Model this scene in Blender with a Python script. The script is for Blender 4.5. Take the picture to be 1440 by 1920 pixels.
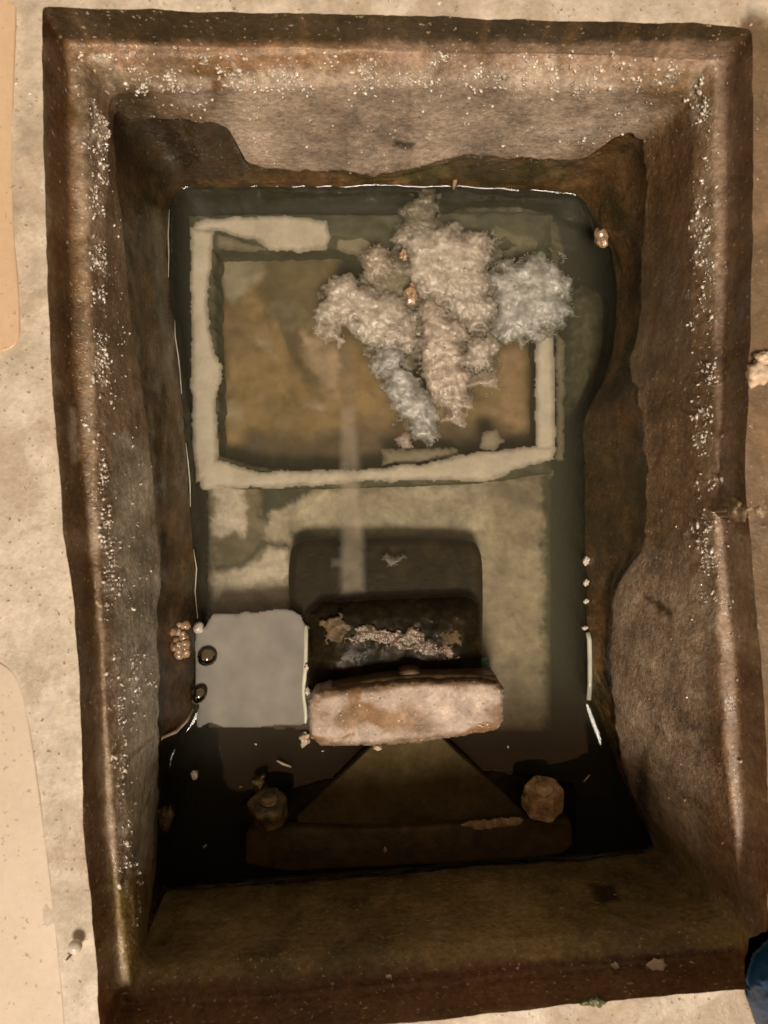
import bpy, bmesh, math, random
import numpy as np
from mathutils import Vector, Matrix, noise

random.seed(7)
rng = np.random.default_rng(7)
scene = bpy.context.scene
for o in list(bpy.data.objects):
    bpy.data.objects.remove(o, do_unlink=True)
COL = scene.collection

# ---------------------------------------------------------------- camera, world, sun, exposure
H = 0.50            # camera height above the water (water is z = 0)
F = 1440.0          # focal length in photo pixels (photo is 1440 x 1920)
cam_d = bpy.data.cameras.new('camera')
cam = bpy.data.objects.new('camera', cam_d); COL.objects.link(cam)
cam.location = (0, 0, H); cam.rotation_euler = (0, 0, 0)
cam_d.sensor_fit = 'VERTICAL'; cam_d.sensor_height = 36.0; cam_d.lens = 36.0 * F / 1920.0
cam_d.clip_start = 0.005; cam_d.clip_end = 100.0
cam_d.dof.use_dof = True; cam_d.dof.focus_distance = 0.47; cam_d.dof.aperture_fstop = 13.0
scene.camera = cam

SUN_ZEN = math.radians(26)      # lamp stands behind the near edge of the pit, almost centred
SUN_SIDE = math.radians(5)    # azimuth from -Y
sd = Vector((math.sin(SUN_ZEN) * math.sin(SUN_SIDE), -math.sin(SUN_ZEN) * math.cos(SUN_SIDE), math.cos(SUN_ZEN)))
world = bpy.data.worlds.new('World'); scene.world = world; world.use_nodes = True
wt = world.node_tree; wt.nodes.clear()
wo = wt.nodes.new('ShaderNodeOutputWorld'); wb = wt.nodes.new('ShaderNodeBackground')
sky = wt.nodes.new('ShaderNodeTexSky'); sky.sky_type = 'NISHITA'; sky.sun_disc = False
sky.sun_elevation = math.pi / 2 - SUN_ZEN
sky.sun_rotation = math.atan2(sd.x, sd.y)
hs = wt.nodes.new('ShaderNodeMix'); hs.data_type = 'RGBA'; hs.blend_type = 'MULTIPLY'
hs.inputs[0].default_value = 1.0
hs.inputs[7].default_value = (1.0, 0.50, 0.205, 1)
wt.links.new(sky.outputs[0], hs.inputs[6]); wt.links.new(hs.outputs[2], wb.inputs['Color'])
wb.inputs['Strength'].default_value = 0.13
wt.links.new(wb.outputs[0], wo.inputs['Surface'])
sl = bpy.data.lights.new('sun', 'SUN'); sl.energy = 2.7; sl.angle = math.radians(16); sl.color = (1.0, 0.88, 0.72)
sun = bpy.data.objects.new('sun', sl); COL.objects.link(sun)
sun.rotation_euler = (-sd).to_track_quat('-Z', 'Y').to_euler()
scene.render.engine = 'CYCLES'
vs = scene.view_settings
vs.view_transform = 'Standard'; vs.look = 'None'; vs.gamma = 1.0; vs.use_curve_mapping = False
vs.exposure = 0.35
scene.cycles.transparent_max_bounces = 16
scene.cycles.max_bounces = 6; scene.cycles.diffuse_bounces = 3; scene.cycles.glossy_bounces = 3

# ---------------------------------------------------------------- helpers
def P(x, y, z):
    """photo position at a height -> metres"""
    return Vector(((x - 720) / F * (H - z), (960 - y) / F * (H - z), z))

def tag(o, label=None, cat=None, group=None, kind=None):
    if label: o['label'] = label
    if cat: o['category'] = cat
    if group: o['group'] = group
    if kind: o['kind'] = kind
    return o

WLOC = {}
def link(name, me, m, parent=None, smooth=True, origin=None):
    if parent is not None:
        pl = WLOC[parent.name]
    o = bpy.data.objects.new(name, me); COL.objects.link(o)
    L = Vector(origin) if origin is not None else Vector((0, 0, 0))
    if parent is not None:
        L = pl if origin is None else L
        o.parent = parent; o.location = L - pl
    else:
        o.location = L
    WLOC[o.name] = L.copy()
    if L.length > 0:
        me.transform(Matrix.Translation(-L))
    if m is not None: me.materials.append(m)
    if smooth:
        me.polygons.foreach_set('use_smooth', [True] * len(me.polygons))
    me.update()
    return o

def mesh(name, verts, faces, m, parent=None, smooth=True, origin=None):
    me = bpy.data.meshes.new(name)
    me.from_pydata([tuple(v) for v in verts], [], faces)
    me.validate(); me.update()
    return link(name, me, m, parent, smooth, origin)

def from_bm(name, bm, m, parent=None, smooth=True, origin=None):
    bmesh.ops.recalc_face_normals(bm, faces=bm.faces)
    me = bpy.data.meshes.new(name); bm.to_mesh(me); bm.free()
    return link(name, me, m, parent, smooth, origin)

def empty(name, loc):
    o = bpy.data.objects.new(name, None); COL.objects.link(o)
    o.location = loc; o.empty_display_size = 0.02
    WLOC[o.name] = Vector(loc)
    return o

# ---------------------------------------------------------------- materials
def material(name, ramp, scale=30, stretch=(1, 1, 1), rough=(0.35, 0.6), bump=0.4, bump_scale=300, bump_dist=0.001,
             coat=0.0, coat_rough=0.15, blot=None, blot_scale=14, blot_pos=(0.5, 0.6), detail=5, spec=0.5, metallic=0.0,
             speck=None, streak=None, sss=0.0, distort=0.3, stain_light=False, grain=.22, smod=(.45, 1.5)):
    m = bpy.data.materials.new(name); m.use_nodes = True
    nt = m.node_tree; N = nt.nodes; Lk = nt.links
    b = N['Principled BSDF']
    tc = N.new('ShaderNodeTexCoord'); mp = N.new('ShaderNodeMapping')
    mp.inputs['Scale'].default_value = stretch
    Lk.new(tc.outputs['Object'], mp.inputs[0])
    n1 = N.new('ShaderNodeTexNoise'); n1.inputs['Scale'].default_value = scale
    n1.inputs['Detail'].default_value = detail; n1.inputs['Roughness'].default_value = 0.62
    n1.inputs['Distortion'].default_value = distort
    Lk.new(mp.outputs[0], n1.inputs['Vector'])
    cr = N.new('ShaderNodeValToRGB'); e = cr.color_ramp.elements
    k = len(ramp)
    for i, c in enumerate(ramp):
        pos = 0.30 + 0.42 * i / max(1, k - 1)
        if i < 2: el = e[i]; el.position = pos
        else: el = e.new(pos)
        el.color = (*c, 1)
    Lk.new(n1.outputs['Fac'], cr.inputs[0])
    col = cr.outputs[0]
    def mix(col, fac_socket, colour, mode='MIX'):
        mx = N.new('ShaderNodeMix'); mx.data_type = 'RGBA'; mx.blend_type = mode
        Lk.new(fac_socket, mx.inputs[0]); Lk.new(col, mx.inputs[6]); mx.inputs[7].default_value = (*colour, 1)
        return mx.outputs[2]
    def ramp2(sock, a, bb):
        mr = N.new('ShaderNodeMapRange'); mr.inputs[1].default_value = a; mr.inputs[2].default_value = bb
        mr.interpolation_type = 'SMOOTHSTEP'
        Lk.new(sock, mr.inputs[0]); return mr.outputs[0]
    if blot:
        n2 = N.new('ShaderNodeTexNoise'); n2.inputs['Scale'].default_value = blot_scale; n2.inputs['Detail'].default_value = 6
        n2.inputs['Roughness'].default_value = 0.6; n2.inputs['Distortion'].default_value = 0.6
        Lk.new(tc.outputs['Object'], n2.inputs['Vector'])
        col = mix(col, ramp2(n2.outputs['Fac'], *blot_pos), blot)
    if stain_light:
        at = N.new('ShaderNodeVertexColor'); at.layer_name = 'stain'
        md = N.new('ShaderNodeMapRange'); md.inputs[1].default_value = .3; md.inputs[2].default_value = .7
        md.inputs[3].default_value = smod[0]; md.inputs[4].default_value = smod[1]
        Lk.new(n1.outputs['Fac'], md.inputs[0])
        vm = N.new('ShaderNodeMix'); vm.data_type = 'RGBA'; vm.blend_type = 'MULTIPLY'; vm.inputs[0].default_value = 1
        Lk.new(at.outputs['Color'], vm.inputs[6]); Lk.new(md.outputs[0], vm.inputs[7])
        mx = N.new('ShaderNodeMix'); mx.data_type = 'RGBA'
        Lk.new(at.outputs['Alpha'], mx.inputs[0]); Lk.new(col, mx.inputs[6]); Lk.new(vm.outputs[2], mx.inputs[7])
        col = mx.outputs[2]
    if streak:
        n3 = N.new('ShaderNodeTexNoise'); n3.inputs['Scale'].default_value = 90; n3.inputs['Detail'].default_value = 4
        mp3 = N.new('ShaderNodeMapping'); mp3.inputs['Scale'].default_value = (1, 1, 0.07)
        Lk.new(tc.outputs['Object'], mp3.inputs[0]); Lk.new(mp3.outputs[0], n3.inputs['Vector'])
        col = mix(col, ramp2(n3.outputs['Fac'], 0.54, 0.85), streak)
    if speck:
        n4 = N.new('ShaderNodeTexNoise'); n4.inputs['Scale'].default_value = 420; n4.inputs['Detail'].default_value = 2
        Lk.new(tc.outputs['Object'], n4.inputs['Vector'])
        col = mix(col, ramp2(n4.outputs['Fac'], 0.66, 0.72), speck)
    ng = N.new('ShaderNodeTexNoise'); ng.inputs['Scale'].default_value = bump_scale * .62; ng.inputs['Detail'].default_value = 5
    ng.inputs['Roughness'].default_value = .75
    Lk.new(tc.outputs['Object'], ng.inputs['Vector'])
    gm = N.new('ShaderNodeMapRange'); gm.inputs[1].default_value = .33; gm.inputs[2].default_value = .67
    gm.inputs[3].default_value = 1 - grain; gm.inputs[4].default_value = 1 + grain
    Lk.new(ng.outputs['Fac'], gm.inputs[0])
    gx = N.new('ShaderNodeMix'); gx.data_type = 'RGBA'; gx.blend_type = 'MULTIPLY'; gx.inputs[0].default_value = 1
    Lk.new(col, gx.inputs[6]); Lk.new(gm.outputs[0], gx.inputs[7]); col = gx.outputs[2]
    Lk.new(col, b.inputs['Base Color'])
    # roughness
    nr = N.new('ShaderNodeTexNoise'); nr.inputs['Scale'].default_value = scale * 2.3; nr.inputs['Detail'].default_value = 2
    Lk.new(tc.outputs['Object'], nr.inputs['Vector'])
    mr = N.new('ShaderNodeMapRange'); mr.inputs[1].default_value = 0.35; mr.inputs[2].default_value = 0.65
    mr.inputs[3].default_value = rough[0]; mr.inputs[4].default_value = rough[1]
    Lk.new(nr.outputs['Fac'], mr.inputs[0]); Lk.new(mr.outputs[0], b.inputs['Roughness'])
    # bump
    nb = N.new('ShaderNodeTexNoise'); nb.inputs['Scale'].default_value = bump_scale; nb.inputs['Detail'].default_value = 3
    nb.inputs['Roughness'].default_value = 0.65
    Lk.new(tc.outputs['Object'], nb.inputs['Vector'])
    bp = N.new('ShaderNodeBump'); bp.inputs['Strength'].default_value = bump; bp.inputs['Distance'].default_value = bump_dist
    Lk.new(nb.outputs['Fac'], bp.inputs['Height'])
    bp2 = N.new('ShaderNodeBump'); bp2.inputs['Strength'].default_value = bump * .35; bp2.inputs['Distance'].default_value = bump_dist * 3
    Lk.new(n1.outputs['Fac'], bp2.inputs['Height']); Lk.new(bp.outputs[0], bp2.inputs['Normal'])
    Lk.new(bp2.outputs[0], b.inputs['Normal'])
    b.inputs['Specular IOR Level'].default_value = spec
    b.inputs['Metallic'].default_value = metallic
    b.inputs['Coat Weight'].default_value = coat; b.inputs['Coat Roughness'].default_value = coat_rough
    if coat: Lk.new(bp2.outputs[0], b.inputs['Coat Normal'])
    if sss:
        b.inputs['Subsurface Weight'].default_value = sss; b.inputs['Subsurface Scale'].default_value = 0.003
    return m

M = {}
M['mortar'] = material('mortar', [(.40, .345, .27), (.53, .47, .385), (.61, .55, .465)], scale=38, spec=.3, rough=(.35, .6), bump=.5, bump_scale=420, blot=(.42, .35, .27), blot_scale=22, stain_light=True, grain=.16, speck=(.24, .17, .11))
M['tile'] = material('tile', [(.54, .46, .365), (.58, .50, .405), (.61, .53, .435)], scale=16, spec=.25, rough=(.4, .55), bump=.05, bump_scale=420, grain=.05, speck=(.40, .30, .2))
M['tile_warm'] = material('tile_warm', [(.52, .37, .24), (.56, .41, .27), (.58, .44, .30)], scale=16, rough=(.3, .45), bump=.05, bump_scale=420, grain=.05, speck=(.40, .30, .2))
M['plaster'] = material('plaster', [(.14, .09, .045), (.27, .195, .125), (.42, .335, .255)], scale=26, stretch=(1, 1, .55), rough=(.18, .62), bump=.7, bump_scale=460, grain=.42,
                        blot=(.12, .066, .020), blot_scale=17, blot_pos=(.52, .66), streak=(.19, .115, .045), speck=(.5, .41, .30), spec=.5, stain_light=True)
M['lower_wall'] = material('lower_wall', [(.032, .018, .007), (.095, .052, .018), (.20, .12, .05)], scale=40, rough=(.18, .45), bump=.6, bump_scale=380,
                           blot=(.040, .030, .010), blot_scale=26, speck=(.16, .11, .06), stain_light=True, grain=.4)
M['under_wall'] = material('under_wall', [(.010, .011, .004), (.022, .024, .008), (.048, .050, .020)], scale=50, rough=(.5, .8), bump=.4, bump_scale=300)
M['black_iron'] = material('black_iron', [(.006, .005, .002), (.014, .010, .004), (.035, .024, .010)], scale=60, rough=(.3, .55), bump=.3, bump_scale=300, spec=.1)
M['rust_iron'] = material('rust_iron', [(.04, .025, .008), (.085, .054, .020), (.13, .085, .034)], scale=50, rough=(.4, .7), bump=.4, bump_scale=330, spec=.3)
M['gusset_iron'] = material('gusset_iron', [(.06, .044, .018), (.095, .07, .028), (.125, .095, .04)], scale=40, rough=(.6, .85), bump=.2, bump_scale=330, spec=.1)
M['rim_iron'] = material('rim_iron', [(.03, .031, .013), (.065, .063, .030), (.12, .112, .06)], scale=60, rough=(.6, .9), bump=.4, bump_scale=300)
M['corroded'] = material('corroded', [(.03, .02, .01), (.13, .09, .06), (.30, .22, .165)], scale=75, rough=(.18, .4), bump=.9, bump_scale=420, spec=.7, blot=(.06, .045, .015), blot_scale=50)
M['pink_iron'] = material('pink_iron', [(.30, .225, .175), (.44, .35, .29), (.54, .445, .38)], scale=70, rough=(.45, .7), bump=.4, bump_scale=520, spec=.22,
                          blot=(.24, .14, .065), blot_scale=32, blot_pos=(.53, .62), speck=(.62, .52, .44), stain_light=True)
M['bolt_pale'] = material('bolt_pale', [(.20, .11, .04), (.52, .35, .18), (.72, .56, .38)], scale=110, rough=(.35, .6), bump=.9, bump_scale=420, bump_dist=.002, blot=(.12, .065, .02), blot_scale=60, blot_pos=(.55, .66))
M['bolt_dark'] = material('bolt_dark', [(.02, .012, .004), (.10, .062, .022), (.30, .20, .09)], scale=120, rough=(.3, .6), bump=.7, bump_scale=500)
M['scale'] = material('scale', [(.34, .30, .235), (.47, .42, .34), (.54, .49, .41)], scale=45, rough=(.6, .8), bump=.3, bump_scale=300, stain_light=True)
M['silt'] = material('silt', [(.20, .17, .11), (.27, .235, .165), (.33, .29, .215)], scale=24, rough=(.6, .9), bump=.25, bump_scale=250, stain_light=True)
M['silt_pale'] = material('silt_pale', [(.32, .29, .23), (.40, .37, .31), (.45, .42, .36)], scale=30, rough=(.6, .9), bump=.2, bump_scale=250)
M['silt_dark'] = material('silt_dark', [(.10, .085, .05), (.17, .15, .10), (.24, .22, .17)], scale=60, rough=(.6, .9), bump=.4, bump_scale=250)
M['olive'] = material('olive', [(.09, .083, .045), (.14, .128, .07), (.185, .168, .10)], scale=30, rough=(.7, .9), bump=.2, bump_scale=200)
def feather(m):
    N = m.node_tree.nodes; at = N.new('ShaderNodeAttribute'); at.attribute_name = 'thin'
    m.node_tree.links.new(at.outputs['Fac'], N['Principled BSDF'].inputs['Alpha']); return m
M['scale_soft'] = feather(material('scale_soft', [(.42, .375, .30), (.53, .485, .395), (.59, .545, .455)], scale=30, rough=(.6, .8), bump=.15, bump_scale=300, grain=.08))
M['silt_soft'] = feather(material('silt_soft', [(.17, .15, .095), (.235, .21, .14), (.29, .26, .19)], scale=30, rough=(.6, .8), bump=.15, bump_scale=300, grain=.08))
M['chamber'] = material('chamber', [(.23, .155, .058), (.34, .24, .10), (.43, .32, .155)], scale=14, rough=(.6, .9), bump=.1, bump_scale=100, detail=3, blot=(.13, .09, .03), blot_scale=11, stain_light=True)
def paper(name, a, b, c):
    m = material(name, [a, b, c], scale=130, rough=(.34, .62), bump=.35, bump_scale=520, bump_dist=.001, grain=.18, blot=tuple(v * .62 for v in b), blot_scale=60, blot_pos=(.53, .7), spec=.9)
    N = m.node_tree.nodes; at = N.new('ShaderNodeAttribute'); at.attribute_name = 'thin'
    m.node_tree.links.new(at.outputs['Fac'], N['Principled BSDF'].inputs['Alpha'])
    return m
M['paper_grey'] = paper('paper_grey', (.24, .205, .155), (.37, .325, .26), (.50, .455, .38))
M['paper_pink'] = paper('paper_pink', (.26, .20, .15), (.37, .305, .24), (.49, .42, .345))
M['paper_blue'] = paper('paper_blue', (.20, .195, .165), (.30, .295, .26), (.41, .405, .365))
M['paper_sunk'] = paper('paper_sunk', (.11, .095, .06), (.17, .15, .10), (.22, .195, .14))
M['film'] = material('film', [(.24, .22, .185), (.27, .245, .21), (.30, .275, .235)], scale=18, rough=(.45, .55), bump=.06, bump_scale=60, detail=3, spec=.3)
M['film_edge'] = material('film_edge', [(.36, .36, .29), (.42, .42, .34), (.46, .46, .38)], scale=40, rough=(.15, .25), bump=.1, bump_scale=60)  # pale tone standing for glints along the water's edge
M['grit'] = material('grit', [(.30, .25, .19), (.62, .56, .48), (.84, .80, .74)], scale=160, rough=(.04, .12), bump=.1, spec=1.0)  # bright grains that act as wet glints
M['pebble'] = material('pebble', [(.55, .42, .30), (.66, .53, .40), (.72, .6, .48)], scale=120, rough=(.3, .5), bump=.3)
M['white'] = material('white', [(.50, .44, .37), (.62, .56, .49), (.7, .65, .58)], scale=120, rough=(.15, .3), bump=.1)
M['seed'] = material('seed', [(.20, .12, .06), (.36, .24, .15), (.50, .37, .26)], scale=220, rough=(.12, .3), bump=.2, spec=.8)
M['brown_bit'] = material('brown_bit', [(.03, .015, .005), (.07, .035, .015), (.14, .08, .04)], scale=120, rough=(.2, .4), bump=.4)
M['green_bit'] = material('green_bit', [(.05, .055, .02), (.10, .10, .04), (.16, .16, .08)], scale=120, rough=(.2, .5), bump=.4)
M['blue'] = material('blue', [(.003, .03, .10), (.006, .065, .19), (.012, .11, .29)], scale=26, rough=(.3, .5), bump=.3, bump_scale=90)
M['teal'] = material('teal', [(.03, .16, .10), (.05, .22, .15), (.08, .28, .2)], scale=120, rough=(.2, .3), bump=.1)

def water_material():
    m = bpy.data.materials.new('water'); m.use_nodes = True
    nt = m.node_tree; N = nt.nodes; L = nt.links; N.clear()
    out = N.new('ShaderNodeOutputMaterial'); mx = N.new('ShaderNodeMixShader')
    tr = N.new('ShaderNodeBsdfTransparent'); gl = N.new('ShaderNodeBsdfGlossy'); fr = N.new('ShaderNodeFresnel')
    tr.inputs['Color'].default_value = (.96, .96, .93, 1)
    gl.inputs['Roughness'].default_value = 0.03; fr.inputs['IOR'].default_value = 1.27
    tc = N.new('ShaderNodeTexCoord'); nz = N.new('ShaderNodeTexNoise'); nz.inputs['Scale'].default_value = 45; nz.inputs['Detail'].default_value = 2
    bp = N.new('ShaderNodeBump'); bp.inputs['Strength'].default_value = .12; bp.inputs['Distance'].default_value = .001
    L.new(tc.outputs['Object'], nz.inputs['Vector']); L.new(nz.outputs['Fac'], bp.inputs['Height'])
    L.new(bp.outputs[0], gl.inputs['Normal']); L.new(bp.outputs[0], fr.inputs['Normal'])
    L.new(fr.outputs[0], mx.inputs[0]); L.new(tr.outputs[0], mx.inputs[1]); L.new(gl.outputs[0], mx.inputs[2])
    L.new(mx.outputs[0], out.inputs['Surface'])
    ab = N.new('ShaderNodeVolumeAbsorption'); ab.inputs['Color'].default_value = (.66, .60, .46, 1); ab.inputs['Density'].default_value = 11.0
    sv = N.new('ShaderNodeVolumeScatter'); sv.inputs['Color'].default_value = (.72, .74, .55, 1); sv.inputs['Density'].default_value = 6.0
    av = N.new('ShaderNodeAddShader'); L.new(ab.outputs[0], av.inputs[0]); L.new(sv.outputs[0], av.inputs[1])
    L.new(av.outputs[0], out.inputs['Volume'])
    return m
M['water'] = water_material()

def sheer(name, colour, amount):
    m = bpy.data.materials.new(name); m.use_nodes = True
    nt = m.node_tree; N = nt.nodes; L = nt.links; N.clear()
    out = N.new('ShaderNodeOutputMaterial'); mx = N.new('ShaderNodeMixShader')
    tr = N.new('ShaderNodeBsdfTransparent'); df = N.new('ShaderNodeBsdfDiffuse'); df.inputs['Color'].default_value = (*colour, 1)
    mx.inputs[0].default_value = amount
    L.new(tr.outputs[0], mx.inputs[1]); L.new(df.outputs[0], mx.inputs[2]); L.new(mx.outputs[0], out.inputs['Surface'])
    return m
def reflect_veil(name, amount, rough_spec=.4):
    m = material(name, [(.3, .28, .24), (.32, .30, .26), (.34, .32, .28)], scale=20, rough=(.6, .75), bump=.05, bump_scale=60, detail=3, spec=rough_spec, stain_light=True, grain=.03, smod=(.93, 1.06))
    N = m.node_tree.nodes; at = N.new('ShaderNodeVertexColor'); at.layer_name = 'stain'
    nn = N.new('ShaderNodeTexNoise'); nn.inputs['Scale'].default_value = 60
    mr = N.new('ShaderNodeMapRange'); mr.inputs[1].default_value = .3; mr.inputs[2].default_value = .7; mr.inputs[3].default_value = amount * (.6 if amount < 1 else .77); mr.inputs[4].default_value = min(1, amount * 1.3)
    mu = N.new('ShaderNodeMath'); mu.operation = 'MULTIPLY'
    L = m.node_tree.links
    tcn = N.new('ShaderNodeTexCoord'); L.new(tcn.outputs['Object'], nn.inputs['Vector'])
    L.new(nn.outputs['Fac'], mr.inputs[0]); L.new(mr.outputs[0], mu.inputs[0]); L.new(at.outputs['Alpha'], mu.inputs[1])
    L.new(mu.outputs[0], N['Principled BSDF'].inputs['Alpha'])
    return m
M['film'] = reflect_veil('film', 1.0, .3); M['sheer'] = reflect_veil('sheer', .15, .1)  # both put reflected light into a surface colour

def clear_material():
    m = bpy.data.materials.new('bubble_skin'); m.use_nodes = True
    nt = m.node_tree; N = nt.nodes; L = nt.links; N.clear()
    out = N.new('ShaderNodeOutputMaterial'); mx = N.new('ShaderNodeMixShader')
    tr = N.new('ShaderNodeBsdfTransparent'); tr.inputs['Color'].default_value = (.62, .55, .42, 1)
    gl = N.new('ShaderNodeBsdfGlossy'); gl.inputs['Roughness'].default_value = .06
    lw = N.new('ShaderNodeFresnel'); lw.inputs['IOR'].default_value = 1.6
    L.new(lw.outputs[0], mx.inputs[0]); L.new(tr.outputs[0], mx.inputs[1]); L.new(gl.outputs[0], mx.inputs[2])
    L.new(mx.outputs[0], out.inputs['Surface'])
    return m
M['bubble'] = clear_material()

# deposits and dirt, plus painted shade and glints, with outlines of their own, stored as a colour layer on the mesh
def poly_sdf(X, Y, poly):
    poly = np.array(poly, float); n = len(poly)
    d2 = np.full(X.shape, 1e18); inside = np.zeros(X.shape, bool)
    for i in range(n):
        a = poly[i]; b = poly[(i + 1) % n]; e = b - a
        px = X - a[0]; py = Y - a[1]
        t = np.clip((px * e[0] + py * e[1]) / (e @ e + 1e-12), 0, 1)
        d2 = np.minimum(d2, (px - t * e[0]) ** 2 + (py - t * e[1]) ** 2)
        c = ((a[1] > Y) != (b[1] > Y)) & (X < (b[0] - a[0]) * (Y - a[1]) / (b[1] - a[1] + 1e-12) + a[0])
        inside ^= c
    d = np.sqrt(d2); return np.where(inside, d, -d)
def add_stains_light(o, stains_light, warp=10, wscale=.025):
    me = o.data; n = len(me.vertices); L = WLOC[o.name]
    co = np.empty(n * 3); me.vertices.foreach_get('co', co); co = co.reshape(-1, 3) + np.array(L)
    h = H - co[:, 2]
    X = 720 + co[:, 0] / h * F; Y = 960 - co[:, 1] / h * F
    wx = np.empty(n); wy = np.empty(n)
    for i in range(n):
        v = Vector((X[i] * wscale, Y[i] * wscale, 1.5)); u = v + Vector((13, 7, 3))
        wx[i] = noise.noise(v) + .7 * noise.noise(v * 2.6) + .4 * noise.noise(v * 6); wy[i] = noise.noise(u) + .7 * noise.noise(u * 2.6) + .4 * noise.noise(u * 6)
    col = np.zeros((n, 4)); col[:, :3] = .1
    for poly, c, soft, a in stains_light:
        k = min(1.0, soft / 12)
        S = poly_sdf(X + warp * wx * max(.35, k), Y + warp * wy * max(.35, k), poly)
        f = np.clip(.5 + S / (2 * soft), 0, 1); f = f * f * (3 - 2 * f) * a
        na = f + col[:, 3] * (1 - f)
        w = np.where(na > 1e-6, f / np.maximum(na, 1e-6), 0)[:, None]
        col[:, :3] = col[:, :3] * (1 - w) + np.array(c)[None] * w
        col[:, 3] = na
    at = me.color_attributes.new('stain', 'FLOAT_COLOR', 'POINT')
    at.data.foreach_set('color', col.ravel())

# ---------------------------------------------------------------- the pit: rings of outline points
NS = 190   # samples per side
def resample(pts, n, last=False):
    pts = np.array(pts, float)
    d = np.r_[0, np.cumsum(np.linalg.norm(np.diff(pts, axis=0), axis=1))]
    t = np.linspace(0, d[-1], n, endpoint=last)
    return np.c_[[np.interp(t, d, pts[:, k]) for k in range(pts.shape[1])]].T
def along(pts, n, axis, rev):
    """resample a side so samples spread evenly along one photo axis"""
    pts = np.array(pts, float)
    a = pts[:, axis]
    t = np.linspace(a[0], a[-1], n, endpoint=False)
    o = np.argsort(a)
    other = np.interp(t, a[o], pts[o, 1 - axis])
    return np.c_[t, other] if axis == 0 else np.c_[other, t]
def ring(top, right, bottom, left, z):
    px = np.vstack([along(top, NS, 0, 0), along(right, NS, 1, 0), along(bottom, NS, 0, 0), along(left, NS, 1, 0)])
    h = H - z
    return np.c_[(px[:, 0] - 720) / F * h, (960 - px[:, 1]) / F * h, np.full(len(px), z)]
def smooth_ring(r, it):
    for _ in range(it):
        r = .5 * r + .25 * (np.roll(r, 1, 0) + np.roll(r, -1, 0))
    return r
ZF = .160
A = ring([(78, 12), (400, 22), (720, 28), (1000, 38), (1300, 44), (1412, 52)],
         [(1412, 52), (1412, 300), (1408, 600), (1396, 900), (1404, 980), (1432, 1300), (1448, 1600), (1425, 1850)],
         [(1425, 1850), (1380, 1857), (1100, 1880), (820, 1914), (500, 1938), (187, 1955)],
         [(187, 1955), (182, 1824), (170, 1680), (158, 1575), (149, 1287), (139, 1144), (120, 1000), (110, 860), (95, 700), (85, 420), (78, 12)], ZF)
C = ring([(158, 106), (400, 104), (720, 100), (1000, 98), (1338, 112)],
         [(1338, 112), (1341, 400), (1342, 700), (1342, 1000), (1352, 1300), (1376, 1550), (1398, 1770)],
         [(1398, 1770), (1000, 1800), (600, 1840), (250, 1868)],
         [(250, 1868), (225, 1700), (205, 1400), (190, 1100), (178, 800), (166, 500), (158, 106)], .134)
D = ring([(205, 172), (720, 158), (1300, 170)],
         [(1300, 170), (1302, 700), (1308, 1000), (1325, 1300), (1350, 1550), (1372, 1725)],
         [(1372, 1725), (1000, 1758), (600, 1790), (264, 1812)],
         [(264, 1812), (248, 1650), (230, 1400), (216, 1100), (208, 800), (196, 500), (205, 172)], .121)
W = ring([(318, 385), (326, 362), (345, 350), (500, 350), (700, 347), (900, 352), (970, 356), (1070, 362), (1095, 372), (1106, 395)],
         [(1106, 395), (1125, 430), (1150, 480), (1158, 560), (1150, 650), (1130, 720), (1094, 783), (1096, 900), (1100, 1100), (1105, 1310), (1150, 1420), (1200, 1530), (1225, 1590)],
         [(1225, 1590), (1100, 1605), (900, 1615), (700, 1635), (500, 1650), (300, 1665)],
         [(300, 1665), (302, 1500), (318, 1400), (362, 1350), (368, 1200), (366, 1100), (360, 1000), (352, 900), (345, 800), (335, 700), (325, 600), (315, 500), (318, 385)], 0.0)
A = smooth_ring(A, 3); C = smooth_ring(C, 7); D = smooth_ring(D, 16); W = smooth_ring(W, 8)
B = A.copy(); B[:, 2] = .135
n4 = len(A)
# lower edge of the plaster: photo position of the broken edge, turned into a fraction of the way down the wall
e_top = [(205, 224), (330, 221), (400, 228), (440, 246), (452, 300), (500, 316), (560, 320), (640, 322), (700, 329), (770, 320), (830, 300), (880, 289), (1000, 299), (1060, 301), (1115, 290), (1140, 262), (1170, 246), (1210, 262)]
e_right = [(262, 1206), (350, 1211), (500, 1203), (600, 1199), (640, 1192), (690, 1178), (730, 1196), (800, 1207), (960, 1213), (1030, 1206), (1050, 1190), (1062, 1176), (1085, 1165), (1130, 1147), (1250, 1143), (1350, 1151), (1420, 1166), (1500, 1182), (1590, 1226), (1700, 1300)]
e_left = [(224, 213), (300, 216), (400, 226), (500, 236), (600, 246), (700, 262), (760, 268), (800, 274), (900, 286), (1000, 297), (1100, 300), (1180, 292), (1300, 299), (1400, 297), (1500, 298), (1640, 290), (1800, 268)]
tE = np.zeros(n4)
for i in range(n4):
    d, w = D[i], W[i]; side = i // NS
    hd, hw = H - d[2], H - w[2]
    best = .9
    ts = np.linspace(0.02, .97, 96)
    q = d[None] + ts[:, None] * (w - d)[None]
    hx = H - q[:, 2]
    qx = 720 + q[:, 0] / hx * F; qy = 960 - q[:, 1] / hx * F
    if side == 0:
        ed = np.interp(qx, [p[0] for p in e_top], [p[1] for p in e_top]); s = qy - ed
    elif side == 1:
        ed = np.interp(qy, [p[0] for p in e_right], [p[1] for p in e_right]); s = ed - qx
    elif side == 3:
        ed = np.interp(qy, [p[0] for p in e_left], [p[1] for p in e_left]); s = qx - ed
    else:
        s = ts - .93
    k = np.argmax(s > 0) if (s > 0).any() else 95
    best = ts[k]
    tE[i] = best
for _ in range(3): tE = .5 * tE + .25 * (np.roll(tE, 1) + np.roll(tE, -1))
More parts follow.
